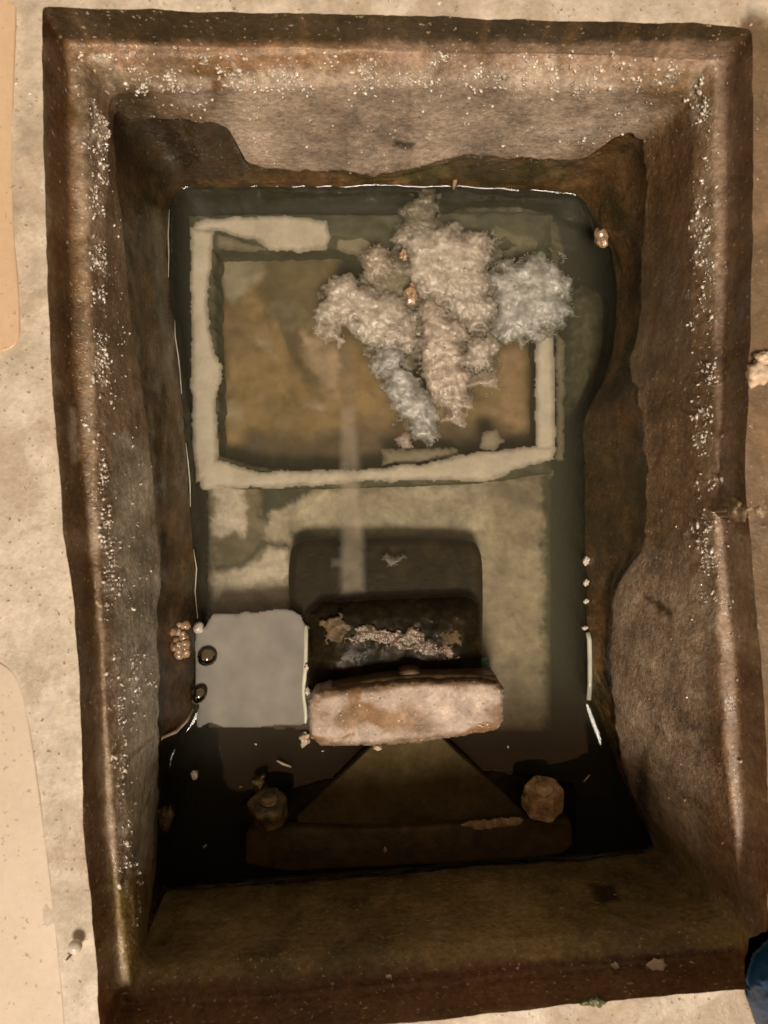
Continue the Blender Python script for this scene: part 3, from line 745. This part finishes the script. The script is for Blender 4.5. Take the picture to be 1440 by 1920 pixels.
add_stains_light(bar, [
    ([(600, 1290), (760, 1270), (930, 1270), (930, 1284), (760, 1290), (600, 1312)], (.16, .095, .04), 5, .85),
    ([(640, 1325), (680, 1318), (690, 1350), (650, 1372), (625, 1352)], (.25, .15, .07), 9, .8),
    ([(720, 1340), (770, 1315), (800, 1340), (810, 1370), (740, 1378), (715, 1365)], (.28, .18, .105), 9, .75),
    ([(915, 1325), (945, 1320), (945, 1362), (920, 1366)], (.27, .16, .09), 7, .7),
    ([(800, 1296), (925, 1292), (925, 1330), (810, 1345)], (.58, .48, .41), 14, .6),
    ([(580, 1386), (700, 1390), (940, 1362), (945, 1380), (700, 1402), (580, 1402)], (.20, .13, .07), 4, .6),
], warp=8)
slab('bar_ledge', [(586, 1298), (640, 1284), (740, 1266), (930, 1264), (938, 1290), (930, 1310), (600, 1320)], .0265, .03, M['rust_iron'], flap, bevel=.0025, rounds=1, wob=.001)
slab('stud', [(745, 1262), (760, 1255), (780, 1255), (792, 1264), (780, 1274), (757, 1274)], .024, .02, M['rust_iron'], flap, bevel=.002, rounds=2)
g_top, g_bot = P(0, 1388, .02).y, P(0, 1545, .004).y
slab('gusset', [(712, 1375), (826, 1375), (850, 1400), (900, 1446), (950, 1492), (990, 1530), (985, 1542), (900, 1545), (640, 1548), (560, 1545), (556, 1530), (600, 1488), (650, 1440), (690, 1400)], .0045, .012, M['gusset_iron'], flap, bevel=.0015, rounds=0, wob=.0003,
     zfun=lambda x, y: .008 * min(1, max(0, (y - P(0, 1545, .01).y) / (P(0, 1375, .01).y - P(0, 1545, .01).y))))
# cover flange with two bolts
flange = empty('cover_flange', P(765, 1590, -.02))
tag(flange, 'dark brown iron cover flange with two rusty hex bolts in the shaded end', 'flange')
slab('flange_bar', [(458, 1566), (470, 1552), (700, 1556), (860, 1546), (1060, 1534), (1074, 1545), (1076, 1600), (1000, 1612), (760, 1626), (460, 1640)], .012, .02, M['rust_iron'], flange, bevel=.003, rounds=1, wob=.0008)
slab('flange_plate', [(450, 1470), (1080, 1440), (1082, 1600), (450, 1630)], .002, .012, M['black_iron'], flange, bevel=.002, rounds=1, wob=.0008)
lump('bare_edge', [(858, 1546), (880, 1539), (960, 1534), (982, 1535), (980, 1548), (930, 1554), (890, 1558)], .0115, .0012, M['bolt_pale'], flange, step=2, ragged=3, amp=.0004, k=4, under=.002)
def hex_bolt(px, py, z, r, h, tilt, m, mtop, spin):
    base = P(px, py, z)
    Mx = Matrix.Translation(base) @ Matrix.Rotation(tilt, 4, 'X') @ Matrix.Rotation(spin, 4, 'Z')
    bm = bmesh.new(); rr = []
    def rg(rad, zz, n=48, hexa=True):
        out = []
        for k in range(n):
            a = 2 * math.pi * k / n
            f = 1.0
            if hexa:
                aa = (a + math.pi / 6) % (math.pi / 3) - math.pi / 6
                f = math.cos(math.pi / 6) / math.cos(aa) * 1.08
                f = min(f, 1.04)
            jit = 1 + .16 * noise.noise(Vector((math.cos(a) * 1.1 + py, math.sin(a) * 1.1, zz * 90))) + .05 * noise.noise(Vector((math.cos(a) * 2.2 + px, math.sin(a) * 2.2, zz * 150)))
            out.append(bm.verts.new(Mx @ Vector((math.cos(a) * rad * f * jit, math.sin(a) * rad * f * jit, zz))))
        return out
    rr = [rg(r, -h), rg(r, -h * .3), rg(r, h * .8), rg(r * .97, h * .92), rg(r * .86, h, hexa=False), rg(r * .62, h * 1.0, hexa=False), rg(r * .56, h * .93, hexa=False)]
    for a, b in zip(rr[:-1], rr[1:]):
        for k in range(48): bm.faces.new((a[k], a[(k + 1) % 48], b[(k + 1) % 48], b[k]))
    bm.faces.new(rr[-1])
    o = from_bm('hex_nut', bm, m, flange, True, base)
    bm = bmesh.new(); rr = [rg(r * .50, h * .5, hexa=False), rg(r * .50, h * 1.02, hexa=False), rg(r * .42, h * 1.12, hexa=False)]
    for a, b in zip(rr[:-1], rr[1:]):
        for k in range(48): bm.faces.new((a[k], a[(k + 1) % 48], b[(k + 1) % 48], b[k]))
    bm.faces.new(rr[-1])
    from_bm('stud_end', bm, mtop, o, True)
    return o
b1 = hex_bolt(1018, 1496, .024, .0118, .0075, math.radians(-66), M['bolt_pale'], M['bolt_pale'], .3); b1['label'] = 'pale rusty hex nut on the right'
b2 = hex_bolt(505, 1516, .022, .0115, .0075, math.radians(-66), M['bolt_dark'], M['bolt_dark'], .7); b2['label'] = 'dark rusted hex nut on the left'

# ---------------------------------------------------------------- water
def water_body():
    base = Wd.copy(); base[:, 2] = 0
    base = base + outward(W) * .0022
    nin = -smooth_ring(outward(W), 5)
    wrow = []
    for d in (0, .0008, .0016, .0024, .0034, .0046, .006, .008):
        r = base + nin * d
        r[:, 2] = .0034 * math.exp(-d / .0022) * (1 + .35 * np.array([nz(v, 110, 6) for v in base])) if d < .0079 else 0
        wrow.append(smooth_ring(r, 3))
    bm = bmesh.new()
    vr = [[bm.verts.new(v) for v in r] for r in wrow]
    n = len(base)
    for a, b in zip(vr[:-1], vr[1:]):
        for k in range(n): bm.faces.new((a[k], a[(k + 1) % n], b[(k + 1) % n], b[k]))
    top = bm.faces.new(vr[-1])
    low = [bm.verts.new((v.co.x, v.co.y, -.093)) for v in vr[0]]
    for k in range(n): bm.faces.new((vr[0][(k + 1) % n], vr[0][k], low[k], low[(k + 1) % n]))
    bt = bm.faces.new(low)
    bmesh.ops.triangulate(bm, faces=[top, bt])
    return from_bm('water', bm, M['water'])
water = water_body(); tag(water, 'still murky water standing in the pit', kind='structure')

# ---------------------------------------------------------------- soaked paper
G = 'clumps of soaked paper in the water'
def clump(poly, m, label, z=-.0015, h=.0048, fuzz=24, **kw):
    c = np.mean(np.array(poly), 0)
    o = lump('paper_clump', poly, z, h, m, None, step=2.4, **{**dict(ragged=13, rscale=.05, k=15, amp=.0013, ascale=.034, grow=9, thin=26, fold=.25, gaps=34, under=.003, fuzz=fuzz, origin=P(c[0], c[1], z - .003), seed=c[0] * .01), **kw})
    tag(o, label, 'paper', G); return o
clump(S4([(85, 600), (150, 470), (220, 450), (270, 500), (330, 520), (420, 540), (480, 580), (525, 610), (530, 740), (490, 780), (420, 770), (360, 770), (310, 740), (270, 720), (215, 660), (195, 655), (180, 690), (185, 765), (165, 740), (120, 720), (90, 680)]), M['paper_grey'], 'pale curved clump of soaked paper, leftmost of the floating clumps')
clump(S4([(60, 560), (140, 440), (260, 430), (300, 340), (420, 300), (430, 230), (600, 190), (900, 230), (900, 380), (1060, 310), (1200, 340), (1250, 520), (1230, 660), (1080, 760), (900, 780), (900, 900), (830, 1000), (780, 1110), (660, 1090), (600, 980), (560, 860), (640, 1100), (600, 1230), (500, 1200), (400, 1000), (340, 860), (300, 780), (210, 720), (110, 740)]), M['paper_sunk'], 'thin sunken web of paper pulp under the floating clumps', z=-.006, h=.002, ragged=26, rscale=.022, grow=-6, thin=40, fuzz=0, amp=.001)
clump(S4([(360, 780), (440, 750), (480, 830), (520, 900), (550, 960), (590, 1000), (620, 1060), (610, 1170), (580, 1210), (530, 1200), (510, 1130), (450, 1080), (420, 1010), (390, 940), (400, 880), (350, 890), (330, 855), (370, 840)]), M['paper_blue'], 'bluish grey tail of soaked paper hanging below the leftmost clump', h=.005)
clump(S4([(420, 270), (480, 250), (520, 240), (580, 250), (640, 240), (700, 220), (740, 270), (860, 250), (865, 370), (830, 420), (850, 480), (880, 560), (880, 620), (840, 690), (780, 680), (720, 640), (660, 570), (580, 540), (530, 500), (490, 420), (510, 350), (470, 310)]), M['paper_grey'], 'largest grey clump of soaked paper, in the middle at the back', h=.0055, fuzz=36)
clump(S4([(470, 255), (480, 200), (470, 160), (510, 110), (600, 60), (612, 120), (605, 200), (580, 260), (520, 290)]), M['paper_sunk'], 'narrow sunken strip of paper reaching the far edge of the water', z=-.005, h=.004)
clump(S4([(540, 580), (600, 545), (650, 600), (700, 640), (740, 700), (760, 760), (740, 800), (770, 930), (740, 980), (770, 1040), (720, 1110), (680, 1100), (670, 1030), (640, 1030), (600, 1000), (570, 900), (550, 760)]), M['paper_pink'], 'long pinkish roll of soaked paper pointing down the pit', h=.0065, k=20)
clump(S4([(860, 440), (920, 410), (960, 390), (1000, 400), (1060, 340), (1130, 380), (1175, 370), (1215, 480), (1215, 620), (1190, 660), (1120, 690), (1060, 730), (980, 750), (900, 730), (860, 690), (880, 620), (880, 560)]), M['paper_blue'], 'fluffy bluish clump of soaked paper, rightmost, over the pale rim', z=-.003, h=.0055, fuzz=90, fuzz_len=10)
clump(S4([(750, 790), (800, 740), (860, 720), (885, 770), (860, 830), (850, 880), (810, 860), (750, 850)]), M['paper_grey'], 'small pale tuft of paper right of the long pinkish roll', h=.004, fuzz=60)
clump(S4([(735, 945), (800, 910), (870, 900), (885, 950), (840, 965), (780, 955)]), M['paper_pink'], 'thin pink shred of paper beside the lower end of the long roll', h=.003, fuzz=40, ragged=5)
clump(S4([(280, 370), (330, 330), (390, 340), (410, 400), (390, 450), (340, 470), (300, 440)]), M['paper_pink'], 'small round tuft of paper behind the leftmost clump', z=-.004, h=.005, fuzz=60)
clump(S4([(445, 1175), (470, 1145), (500, 1165), (508, 1205), (480, 1210)]), M['paper_pink'], 'tiny pink crumb of paper below the bluish tail', h=.003, fuzz=12, ragged=3)
clump([(715, 1048), (728, 1036), (738, 1046), (762, 1040), (764, 1050), (745, 1056), (730, 1066)], M['paper_sunk'], 'star-shaped shred of paper on the submerged black lid', z=-.004, h=.0015, fuzz=24, ragged=4, k=4, amp=.0004, grow=0)
for px, py, r, m, lab in [(771, 552, .0058, 'seed', 'pinkish round crumb between the floating paper clumps'), (757, 477, .0032, 'seed', 'small yellowish seed at the left of the big paper clump')]:
    o = from_bm('crumb', blob(P(px, py, .001), r * .9, (.9, 1.2, .7), 3, .75, px), M[m], None, True, P(px, py, -.001)); tag(o, lab, 'crumb')

# ---------------------------------------------------------------- light reflected in the water, built as thin pale sheets
reflect_poly = S5([(335, 955), (345, 930), (390, 940), (425, 872), (500, 865), (560, 872), (600, 855), (650, 862), (740, 848), (800, 840), (860, 850), (905, 878), (925, 925), (945, 930), (942, 1050), (938, 1200), (922, 1290), (938, 1400), (935, 1460), (860, 1468), (800, 1462), (700, 1475), (560, 1481), (480, 1476), (440, 1458), (405, 1450), (380, 1466), (360, 1482), (342, 1470), (345, 1420), (356, 1370), (335, 1280), (340, 1180), (335, 1060)])
reflect_patch = lump('grease_film', reflect_poly, .0012, .0006, M['film'], None, step=2.2, ragged=0.6, amp=.0001, k=3, under=.0008, origin=P(470, 1250, .0005), grow=2)  # reflected ceiling light put in as a pale floating sheet
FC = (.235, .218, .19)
add_stains_light(reflect_patch, [
    (reflect_poly, FC, 7, 1.0),
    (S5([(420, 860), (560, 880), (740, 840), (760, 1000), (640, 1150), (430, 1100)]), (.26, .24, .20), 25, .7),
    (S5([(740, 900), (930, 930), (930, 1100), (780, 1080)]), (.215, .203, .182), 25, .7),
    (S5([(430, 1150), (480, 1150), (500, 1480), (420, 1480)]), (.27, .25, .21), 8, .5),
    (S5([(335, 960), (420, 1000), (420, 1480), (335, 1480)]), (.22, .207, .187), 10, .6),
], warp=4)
tag(reflect_patch, 'smooth pale grey film floating on the water left of the black flap', 'film')
strip_e = slab('film_edge', S5([(918, 925), (945, 930), (942, 1050), (938, 1200), (924, 1290), (942, 1400), (938, 1462), (918, 1462), (920, 1400), (905, 1290), (915, 1180), (920, 1060)]), .0030, .002, M['film_edge'], reflect_patch, bevel=.0008, rounds=2)  # bright meniscus border of the reflection, added as a raised strip
streak = lump('film_streak', [(628, 640), (676, 640), (690, 1000), (694, 1125), (618, 1125), (618, 1030), (634, 1020)], .0005, .0003, M['sheer'], None, step=4, ragged=0, amp=.0001, k=3, under=.0004, origin=P(660, 900, 0))  # upright reflection put in as a sheer pale strip
add_stains_light(streak, [
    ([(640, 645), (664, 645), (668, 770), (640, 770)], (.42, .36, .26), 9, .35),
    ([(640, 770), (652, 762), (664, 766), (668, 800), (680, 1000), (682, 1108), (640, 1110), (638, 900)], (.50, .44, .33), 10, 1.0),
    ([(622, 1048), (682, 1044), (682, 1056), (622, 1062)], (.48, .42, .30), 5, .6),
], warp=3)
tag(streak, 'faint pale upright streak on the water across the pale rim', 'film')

# ---------------------------------------------------------------- small debris
def bead_cluster(name, px, py, z, pts, rb, m, label):
    root = empty(name, P(px, py, z)); tag(root, label, 'debris')
    for k, (x, y, dz, r) in enumerate(pts):
        from_bm('bead', blob(P(x, y, z + dz), r * rb, (1, 1, .85), 2, .2, k * 3.1), M[m], root, True)
    return root
random.seed(3)
pts = []
for k in range(34):
    t = random.random(); y = 1170 + 62 * t
    xw = 24 * (1 - .55 * t); x = 331 + 6 * t + random.uniform(-xw, xw)
    pts.append((x, y, random.uniform(0, .006), random.uniform(.8, 1.35)))
bead_cluster('seed_cluster', 333, 1200, .031, pts, .0023, 'seed', 'pinkish brown cluster of tiny beads stuck beside the grey film')
o = from_bm('white_lump', blob(P(372, 1177, .005), .0038, (.9, 1.1, .9), 3, .25, 4), M['white'], None, True, P(372, 1177, .002)); tag(o, 'white waxy lump at the upper left corner of the grey film', 'lump')
def shell(px, py, rx, ry, ang, label):
    bm = bmesh.new(); bmesh.ops.create_icosphere(bm, subdivisions=3, radius=1)
    R = Matrix.Rotation(ang, 3, 'Z')
    for v in bm.verts:
        d = 1 + .12 * noise.noise(v.co * 2 + Vector((px, 0, 0)))
        w = R @ Vector((v.co.x * rx * d, v.co.y * ry * d, v.co.z * .8 * min(rx, ry)))
        v.co = P(px, py, .0045) + w
    root = from_bm('bubble', bm, M['bubble'], None, True, P(px, py, .002)); tag(root, label, 'bubble')
    bm = bmesh.new()
    n = 40; rr = []
    for (s, zz) in ((1.0, .0012), (1.06, .0004), (1.0, -.0012), (.86, -.0006)):
        rr.append([bm.verts.new(P(px, py, .0035) + R @ Vector((math.cos(2 * math.pi * k / n) * rx * s, math.sin(2 * math.pi * k / n) * ry * s, zz))) for k in range(n)])
    for a, b in zip(rr, rr[1:] + rr[:1]):
        for k in range(n): bm.faces.new((a[k], a[(k + 1) % n], b[(k + 1) % n], b[k]))
    from_bm('bubble_rim', bm, M['green_bit'], root, True)
shell(388, 1232, .0062, .0056, .3, 'olive bubble on the left part of the grey film')
shell(373, 1303, .0060, .0045, 1.0, 'brown bubble at the left edge of the grey film, below the olive one')
shell(306, 1276, .0048, .0050, .2, 'clear bubble clinging to the left wall below the bead cluster')
for px, py, z, r, sq, m, nm, lab in [
    (571, 1385, .004, .0036, (.9, 1.2, .7), 'pebble', 'chip', 'pale chip in the water at the lower left corner of the pink bar'),
    (365, 1453, .003, .0026, (.8, 1.1, .7), 'pebble', 'grain', 'pale grain in the black water below the grey film'),
    (708, 1402, .022, .0018, (1.3, .8, .6), 'pebble', 'grain', 'tiny pale grain just below the middle of the pink bar'),
    (909, 1240, .004, .0022, (.9, 1.1, .7), 'teal', 'speck', 'small teal green speck right of the black flap'),
    (722, 1594, .0135, .0016, (.9, 1.1, .7), 'seed', 'grain', 'small yellow grain on the flange bar'),
    (575, 1251, .004, .0016, (.8, 1, .7), 'white', 'droplet', 'tiny white droplet at the right edge of the grey film, upper'),
    (577, 1296, .004, .0019, (.8, 1.2, .7), 'white', 'droplet', 'tiny white droplet at the right edge of the grey film, lower'),
    (1099, 1051, .004, .0024, (.9, 1.15, .8), 'white', 'droplet', 'white droplet on the right waterline, topmost of four'),
    (1099, 1092, .004, .0021, (.9, 1.0, .8), 'white', 'droplet', 'white droplet on the right waterline, second of four from the top'),
    (1099, 1127, .004, .0019, (1.0, .8, .8), 'white', 'droplet', 'white droplet on the right waterline, third of four from the top'),
    (1097, 1177, .004, .0017, (1.2, .7, .8), 'white', 'droplet', 'white droplet on the right waterline, lowest of four'),
    (1128, 445, .012, .0042, (.9, 1.3, .8), 'seed', 'crumb', 'orange-brown crumb stuck to the far right wall above the water'),
]:
    o = from_bm(nm, blob(P(px, py, z), r, sq, 3, .8, px * .1), M[m], None, True, P(px, py, z - r * .5)); tag(o, lab, nm)
def sliver(name, pts, w, m, label, cat, taper=True):
    bm = bmesh.new(); rr = []
    pts = [P(*p) for p in pts]
    for i, p in enumerate(pts):
        a = pts[max(0, i - 1)]; b = pts[min(len(pts) - 1, i + 1)]; t = (b - a).normalized()
        s = t.cross(Vector((0, 0, 1))).normalized(); u = s.cross(t)
        r = w * (1 if not taper else (.35 + .65 * math.sin(math.pi * (i + .6) / (len(pts) + .2))))
        rr.append([bm.verts.new(p + s * math.cos(k * math.pi / 4) * r + u * math.sin(k * math.pi / 4) * r * .7) for k in range(8)])
    for a, b in zip(rr[:-1], rr[1:]):
        for k in range(8): bm.faces.new((a[k], a[(k + 1) % 8], b[(k + 1) % 8], b[k]))
    bm.faces.new(rr[0][::-1]); bm.faces.new(rr[-1])
    o = from_bm(name, bm, m, None, True, pts[0]); tag(o, label, cat); return o
sliver('waxy_thread', [(1102, 1186, .004), (1105, 1200, .004), (1106, 1240, .004), (1106, 1280, .004), (1104, 1312, .003)], .0016, M['film_edge'], 'straight whitish thread lying along the right waterline', 'thread', False)  # meniscus glint modelled as a pale strand
for seg, lab in (([(318, 392), (315, 440), (317, 480), (316, 520)], 'thin pale scum line at the left waterline, uppermost of four'),
                 ([(327, 600), (330, 632), (334, 668), (337, 700), (341, 738)], 'thin pale scum line at the left waterline, second of four from the top'),
                 ([(349, 830), (352, 868), (357, 905), (358, 950)], 'thin pale scum line at the left waterline, third of four from the top'),
                 ([(363, 1030), (368, 1066), (367, 1110), (371, 1160)], 'thin pale scum line at the left waterline, lowest of four')):
    sliver('scum_line', [(x + random.uniform(-1.5, 1.5), y, .0024) for x, y in seg], .00045, M['film_edge'], lab, 'scum')  # glints of the left waterline modelled as thin pale strands
sliver('twig', [(850, 355, .004), (853, 340, .008), (857, 322, .012)], .0014, M['seed'], 'short reddish twig standing at the far waterline', 'twig')
sliver('thread', [(262, 1398, .07), (300, 1385, .045), (330, 1372, .028), (350, 1352, .016), (362, 1330, .008)], .0011, M['pebble'], 'pale thread stretched from the left wall to the water below the grey film', 'thread')
sliver('thread', [(297, 1172, .048), (308, 1150, .042), (318, 1136, .034), (324, 1130, .03)], .0007, M['pebble'], 'fine pale thread on the left wall above the bead cluster', 'thread')
sliver('straw', [(519, 1426, .003), (530, 1432, .003), (546, 1438, .003)], .0009, M['pebble'], 'tiny pale straw floating in the black water left of the gusset', 'straw')
sliver('straw', [(1094, 1466, .003), (1100, 1460, .003), (1106, 1453, .003)], .0006, M['pebble'], 'tiny faint straw floating in the black water right of the right bolt', 'straw')
deb = lump('rust_crumb', [(296, 1520), (320, 1515), (322, 1545), (312, 1562), (294, 1552)], .034, .005, M['bolt_dark'], None, step=2, ragged=6, amp=.003, ascale=.09, k=8, origin=P(308, 1540, .02)); tag(deb, 'small rust crumb hanging on the left wall near the bottom', 'crumb')
deb = lump('rust_crumb', [(470, 1462), (495, 1455), (502, 1480), (490, 1500), (472, 1495)], .010, .008, M['bolt_dark'], None, step=2, ragged=6, amp=.003, ascale=.09, k=8, origin=P(485, 1480, .008)); tag(deb, 'dark rust crumb just behind the left bolt', 'crumb')

# on the rim and ledge
ball = from_bm('white_ball', blob(P(141, 1775, ZF + .005), .0030, (1, 1, 1), 3, .04, 2), M['white'], None, True, P(141, 1775, ZF + .002)); tag(ball, 'small round white ball lying on the mortar at the lower left', 'ball')
sliver('splinter', [(137, 1786, ZF + .003), (131, 1793, ZF + .003), (124, 1800, ZF + .0025)], .0006, M['brown_bit'], 'tiny dark splinter beside the white ball', 'splinter')
for px, py, r, sq, m, nm, lab in [
    (1232, 1812, .0040, (1.3, .7, .6), 'pebble', 'stone_chip', 'pale stone chip on the near ledge, larger of two'),
    (1154, 1811, .0014, (1, 1, .7), 'white', 'stone_chip', 'tiny white stone chip on the near ledge, smaller of two')]:
    z = .139
    o = from_bm(nm, blob(P(px, py, z), r, sq, 3, .8, px * .1), M[m], None, True, P(px, py, z - .001)); tag(o, lab, 'chip')
for px, py, r, sq, lab in [(1424, 702, .0050, (1.0, 1.0, .7), 'cream pebble at the right edge, lower of two'), (1432, 672, .0042, (1.1, .7, .7), 'tan pebble at the right edge, upper of two')]:
    o = from_bm('pebble', blob(P(px, py, ZF + .003), r, sq, 3, .7, px * .1), M['pebble'], None, True, P(px, py, ZF)); tag(o, lab, 'pebble')
leaf = lump('leaf_scrap', [(1083, 1884), (1105, 1868), (1135, 1872), (1140, 1882), (1118, 1890), (1095, 1890)], ZF + .001, .0015, M['green_bit'], None, step=2, ragged=5, amp=.001, ascale=.06, k=6, under=.001, origin=P(1110, 1880, ZF)); tag(leaf, 'shrivelled olive leaf scrap on the edge of the near mortar', 'leaf')
mort = lump('mortar_lump', [(1352, 955), (1375, 930), (1400, 915), (1450, 900), (1480, 960), (1470, 1060), (1410, 1010), (1380, 985)], ZF - .016, .020, M['plaster'], None, step=4, ragged=8, amp=.004, ascale=.03, k=26, under=.012, origin=P(1410, 960, ZF - .02)); tag(mort, 'brown lump of mortar squeezed over the right rim', 'mortar')

# blue plastic in the near right corner: a soft folded bag
bag = lump('blue_bag', [(1404, 1835), (1416, 1795), (1450, 1762), (1560, 1740), (1640, 1850), (1620, 2050), (1480, 2060), (1425, 1935), (1405, 1880)], ZF + .004, .030, M['blue'], None, step=3, ragged=1.5, amp=.0025, ascale=.014, k=45, under=.002, origin=P(1500, 1900, ZF)); tag(bag, 'dark blue plastic bag at the near right corner of the pit', 'bag')

# ---------------------------------------------------------------- grains and droplets put in for wet glints (uncountable)
random.seed(11)
gv, gf = [], []
ico = bmesh.new(); bmesh.ops.create_icosphere(ico, subdivisions=1, radius=1)
iv = np.array([v.co[:] for v in ico.verts]); iff = [tuple(v.index for v in f.verts) for f in ico.faces]; ico.free()
def glint_grit(p, r):
    for q in range(1 if random.random() < .72 else random.randrange(2, 4)):   # grains merge into small crusts
        n0 = len(gv); sc_ = np.array([random.uniform(.6, 1.9), random.uniform(.6, 1.3), random.uniform(.3, .7)]) * r * (1 if q == 0 else .75)
        a = random.uniform(0, math.pi); ca, sa = math.cos(a), math.sin(a)
        v = iv * sc_ * (1 + .3 * rng.standard_normal((len(iv), 1)))
        off = np.array([random.gauss(0, 1), random.gauss(0, 1), random.gauss(0, .4)]) * r * (0 if q == 0 else 1.4)
        v = np.c_[v[:, 0] * ca - v[:, 1] * sa, v[:, 0] * sa + v[:, 1] * ca, v[:, 2]] + np.array(p) + off
        gv.extend(map(tuple, v)); gf.extend(tuple(i + n0 for i in f) for f in iff)
def on_row(lo, hi, i0, i1, dens):
    r = random.uniform(lo, hi); i = random.randrange(i0, i1)
    for _ in range(12):
        r = random.gauss((lo + hi) / 2, (hi - lo) / 3.2); r = max(0, r); i = random.randrange(i0, i1)
        p = ROWS[min(int(r), nrow - 1)][i % n4]
        if nz(p, 70, 21) + .8 * nz(p, 200, 22) > random.uniform(-.25, .55): break
    return p + np.array([random.uniform(-.0006, .0006) for _ in range(3)])
def rr_(): return .00014 + .0010 * random.random() ** 6
for _ in range(2600): glint_grit(on_row(15, 26, 6, NS - 6, 1), rr_())
for _ in range(700): glint_grit(on_row(24, 60, 6, NS - 6, 1), rr_() * .8)
for _ in range(1500): glint_grit(on_row(15, 24, NS, int(NS * 1.62), 1), rr_())
for _ in range(90): glint_grit(on_row(14, 40, int(NS * 1.5), int(NS * 1.95), 1), rr_())
for _ in range(60): glint_grit(on_row(7, 9, NS + 5, int(NS * 1.8), 1), rr_() * 1.1)
for _ in range(60): glint_grit(on_row(7, 9, NS // 2, NS, 1), rr_() * 1.2)
for _ in range(1800): glint_grit(on_row(16, 26, int(NS * 3.42), int(NS * 3.97), 1), rr_())
for _ in range(700): glint_grit(on_row(16, 30, int(NS * 3.05), int(NS * 3.5), 1), rr_())
for _ in range(300): glint_grit(on_row(30, 56, int(NS * 3.3), int(NS * 3.9), 1), rr_() * .8)
for _ in range(120): glint_grit(on_row(2, 40, 0, n4, 1), rr_())
for _ in range(260):
    t = random.random(); r = frows[::-1][random.randrange(1, 7)]
    glint_grit(r[random.randrange(n4)], rr_() * .9)
for k in range(160):
    p = on_row(34, 56, int(NS * 3.28), int(NS * 3.36), 1); glint_grit(p, rr_() * 1.1)
for k in range(30):   # a few on the bar and floating
    p = P(random.uniform(590, 935), random.uniform(1300, 1380), .0322); glint_grit(p, .0003 + random.random() ** 3 * .0004)
for k in range(40):
    p = P(random.uniform(380, 1080), random.uniform(1380, 1600), .0015); glint_grit(p, .0002 + random.random() ** 4 * .0006)
for poly in ([(610, 560), (770, 600), (760, 640), (640, 640)], [(780, 470), (900, 480), (910, 590), (800, 560)], [(795, 620), (850, 640), (860, 740), (815, 720)], [(930, 500), (1050, 520), (1040, 610), (930, 600)]):
    for _ in range(14):
        a, b = random.random(), random.random(); p = np.array(poly, float)
        q = (p[0] * (1 - a) + p[1] * a) * (1 - b) + (p[3] * (1 - a) + p[2] * a) * b
        glint_grit(P(q[0], q[1], .0065), random.uniform(.0002, .0005))
g = mesh('grit', gv, gf, M['grit']); tag(g, 'pale wet grit and droplets sprinkled over the pit edges', kind='stuff')
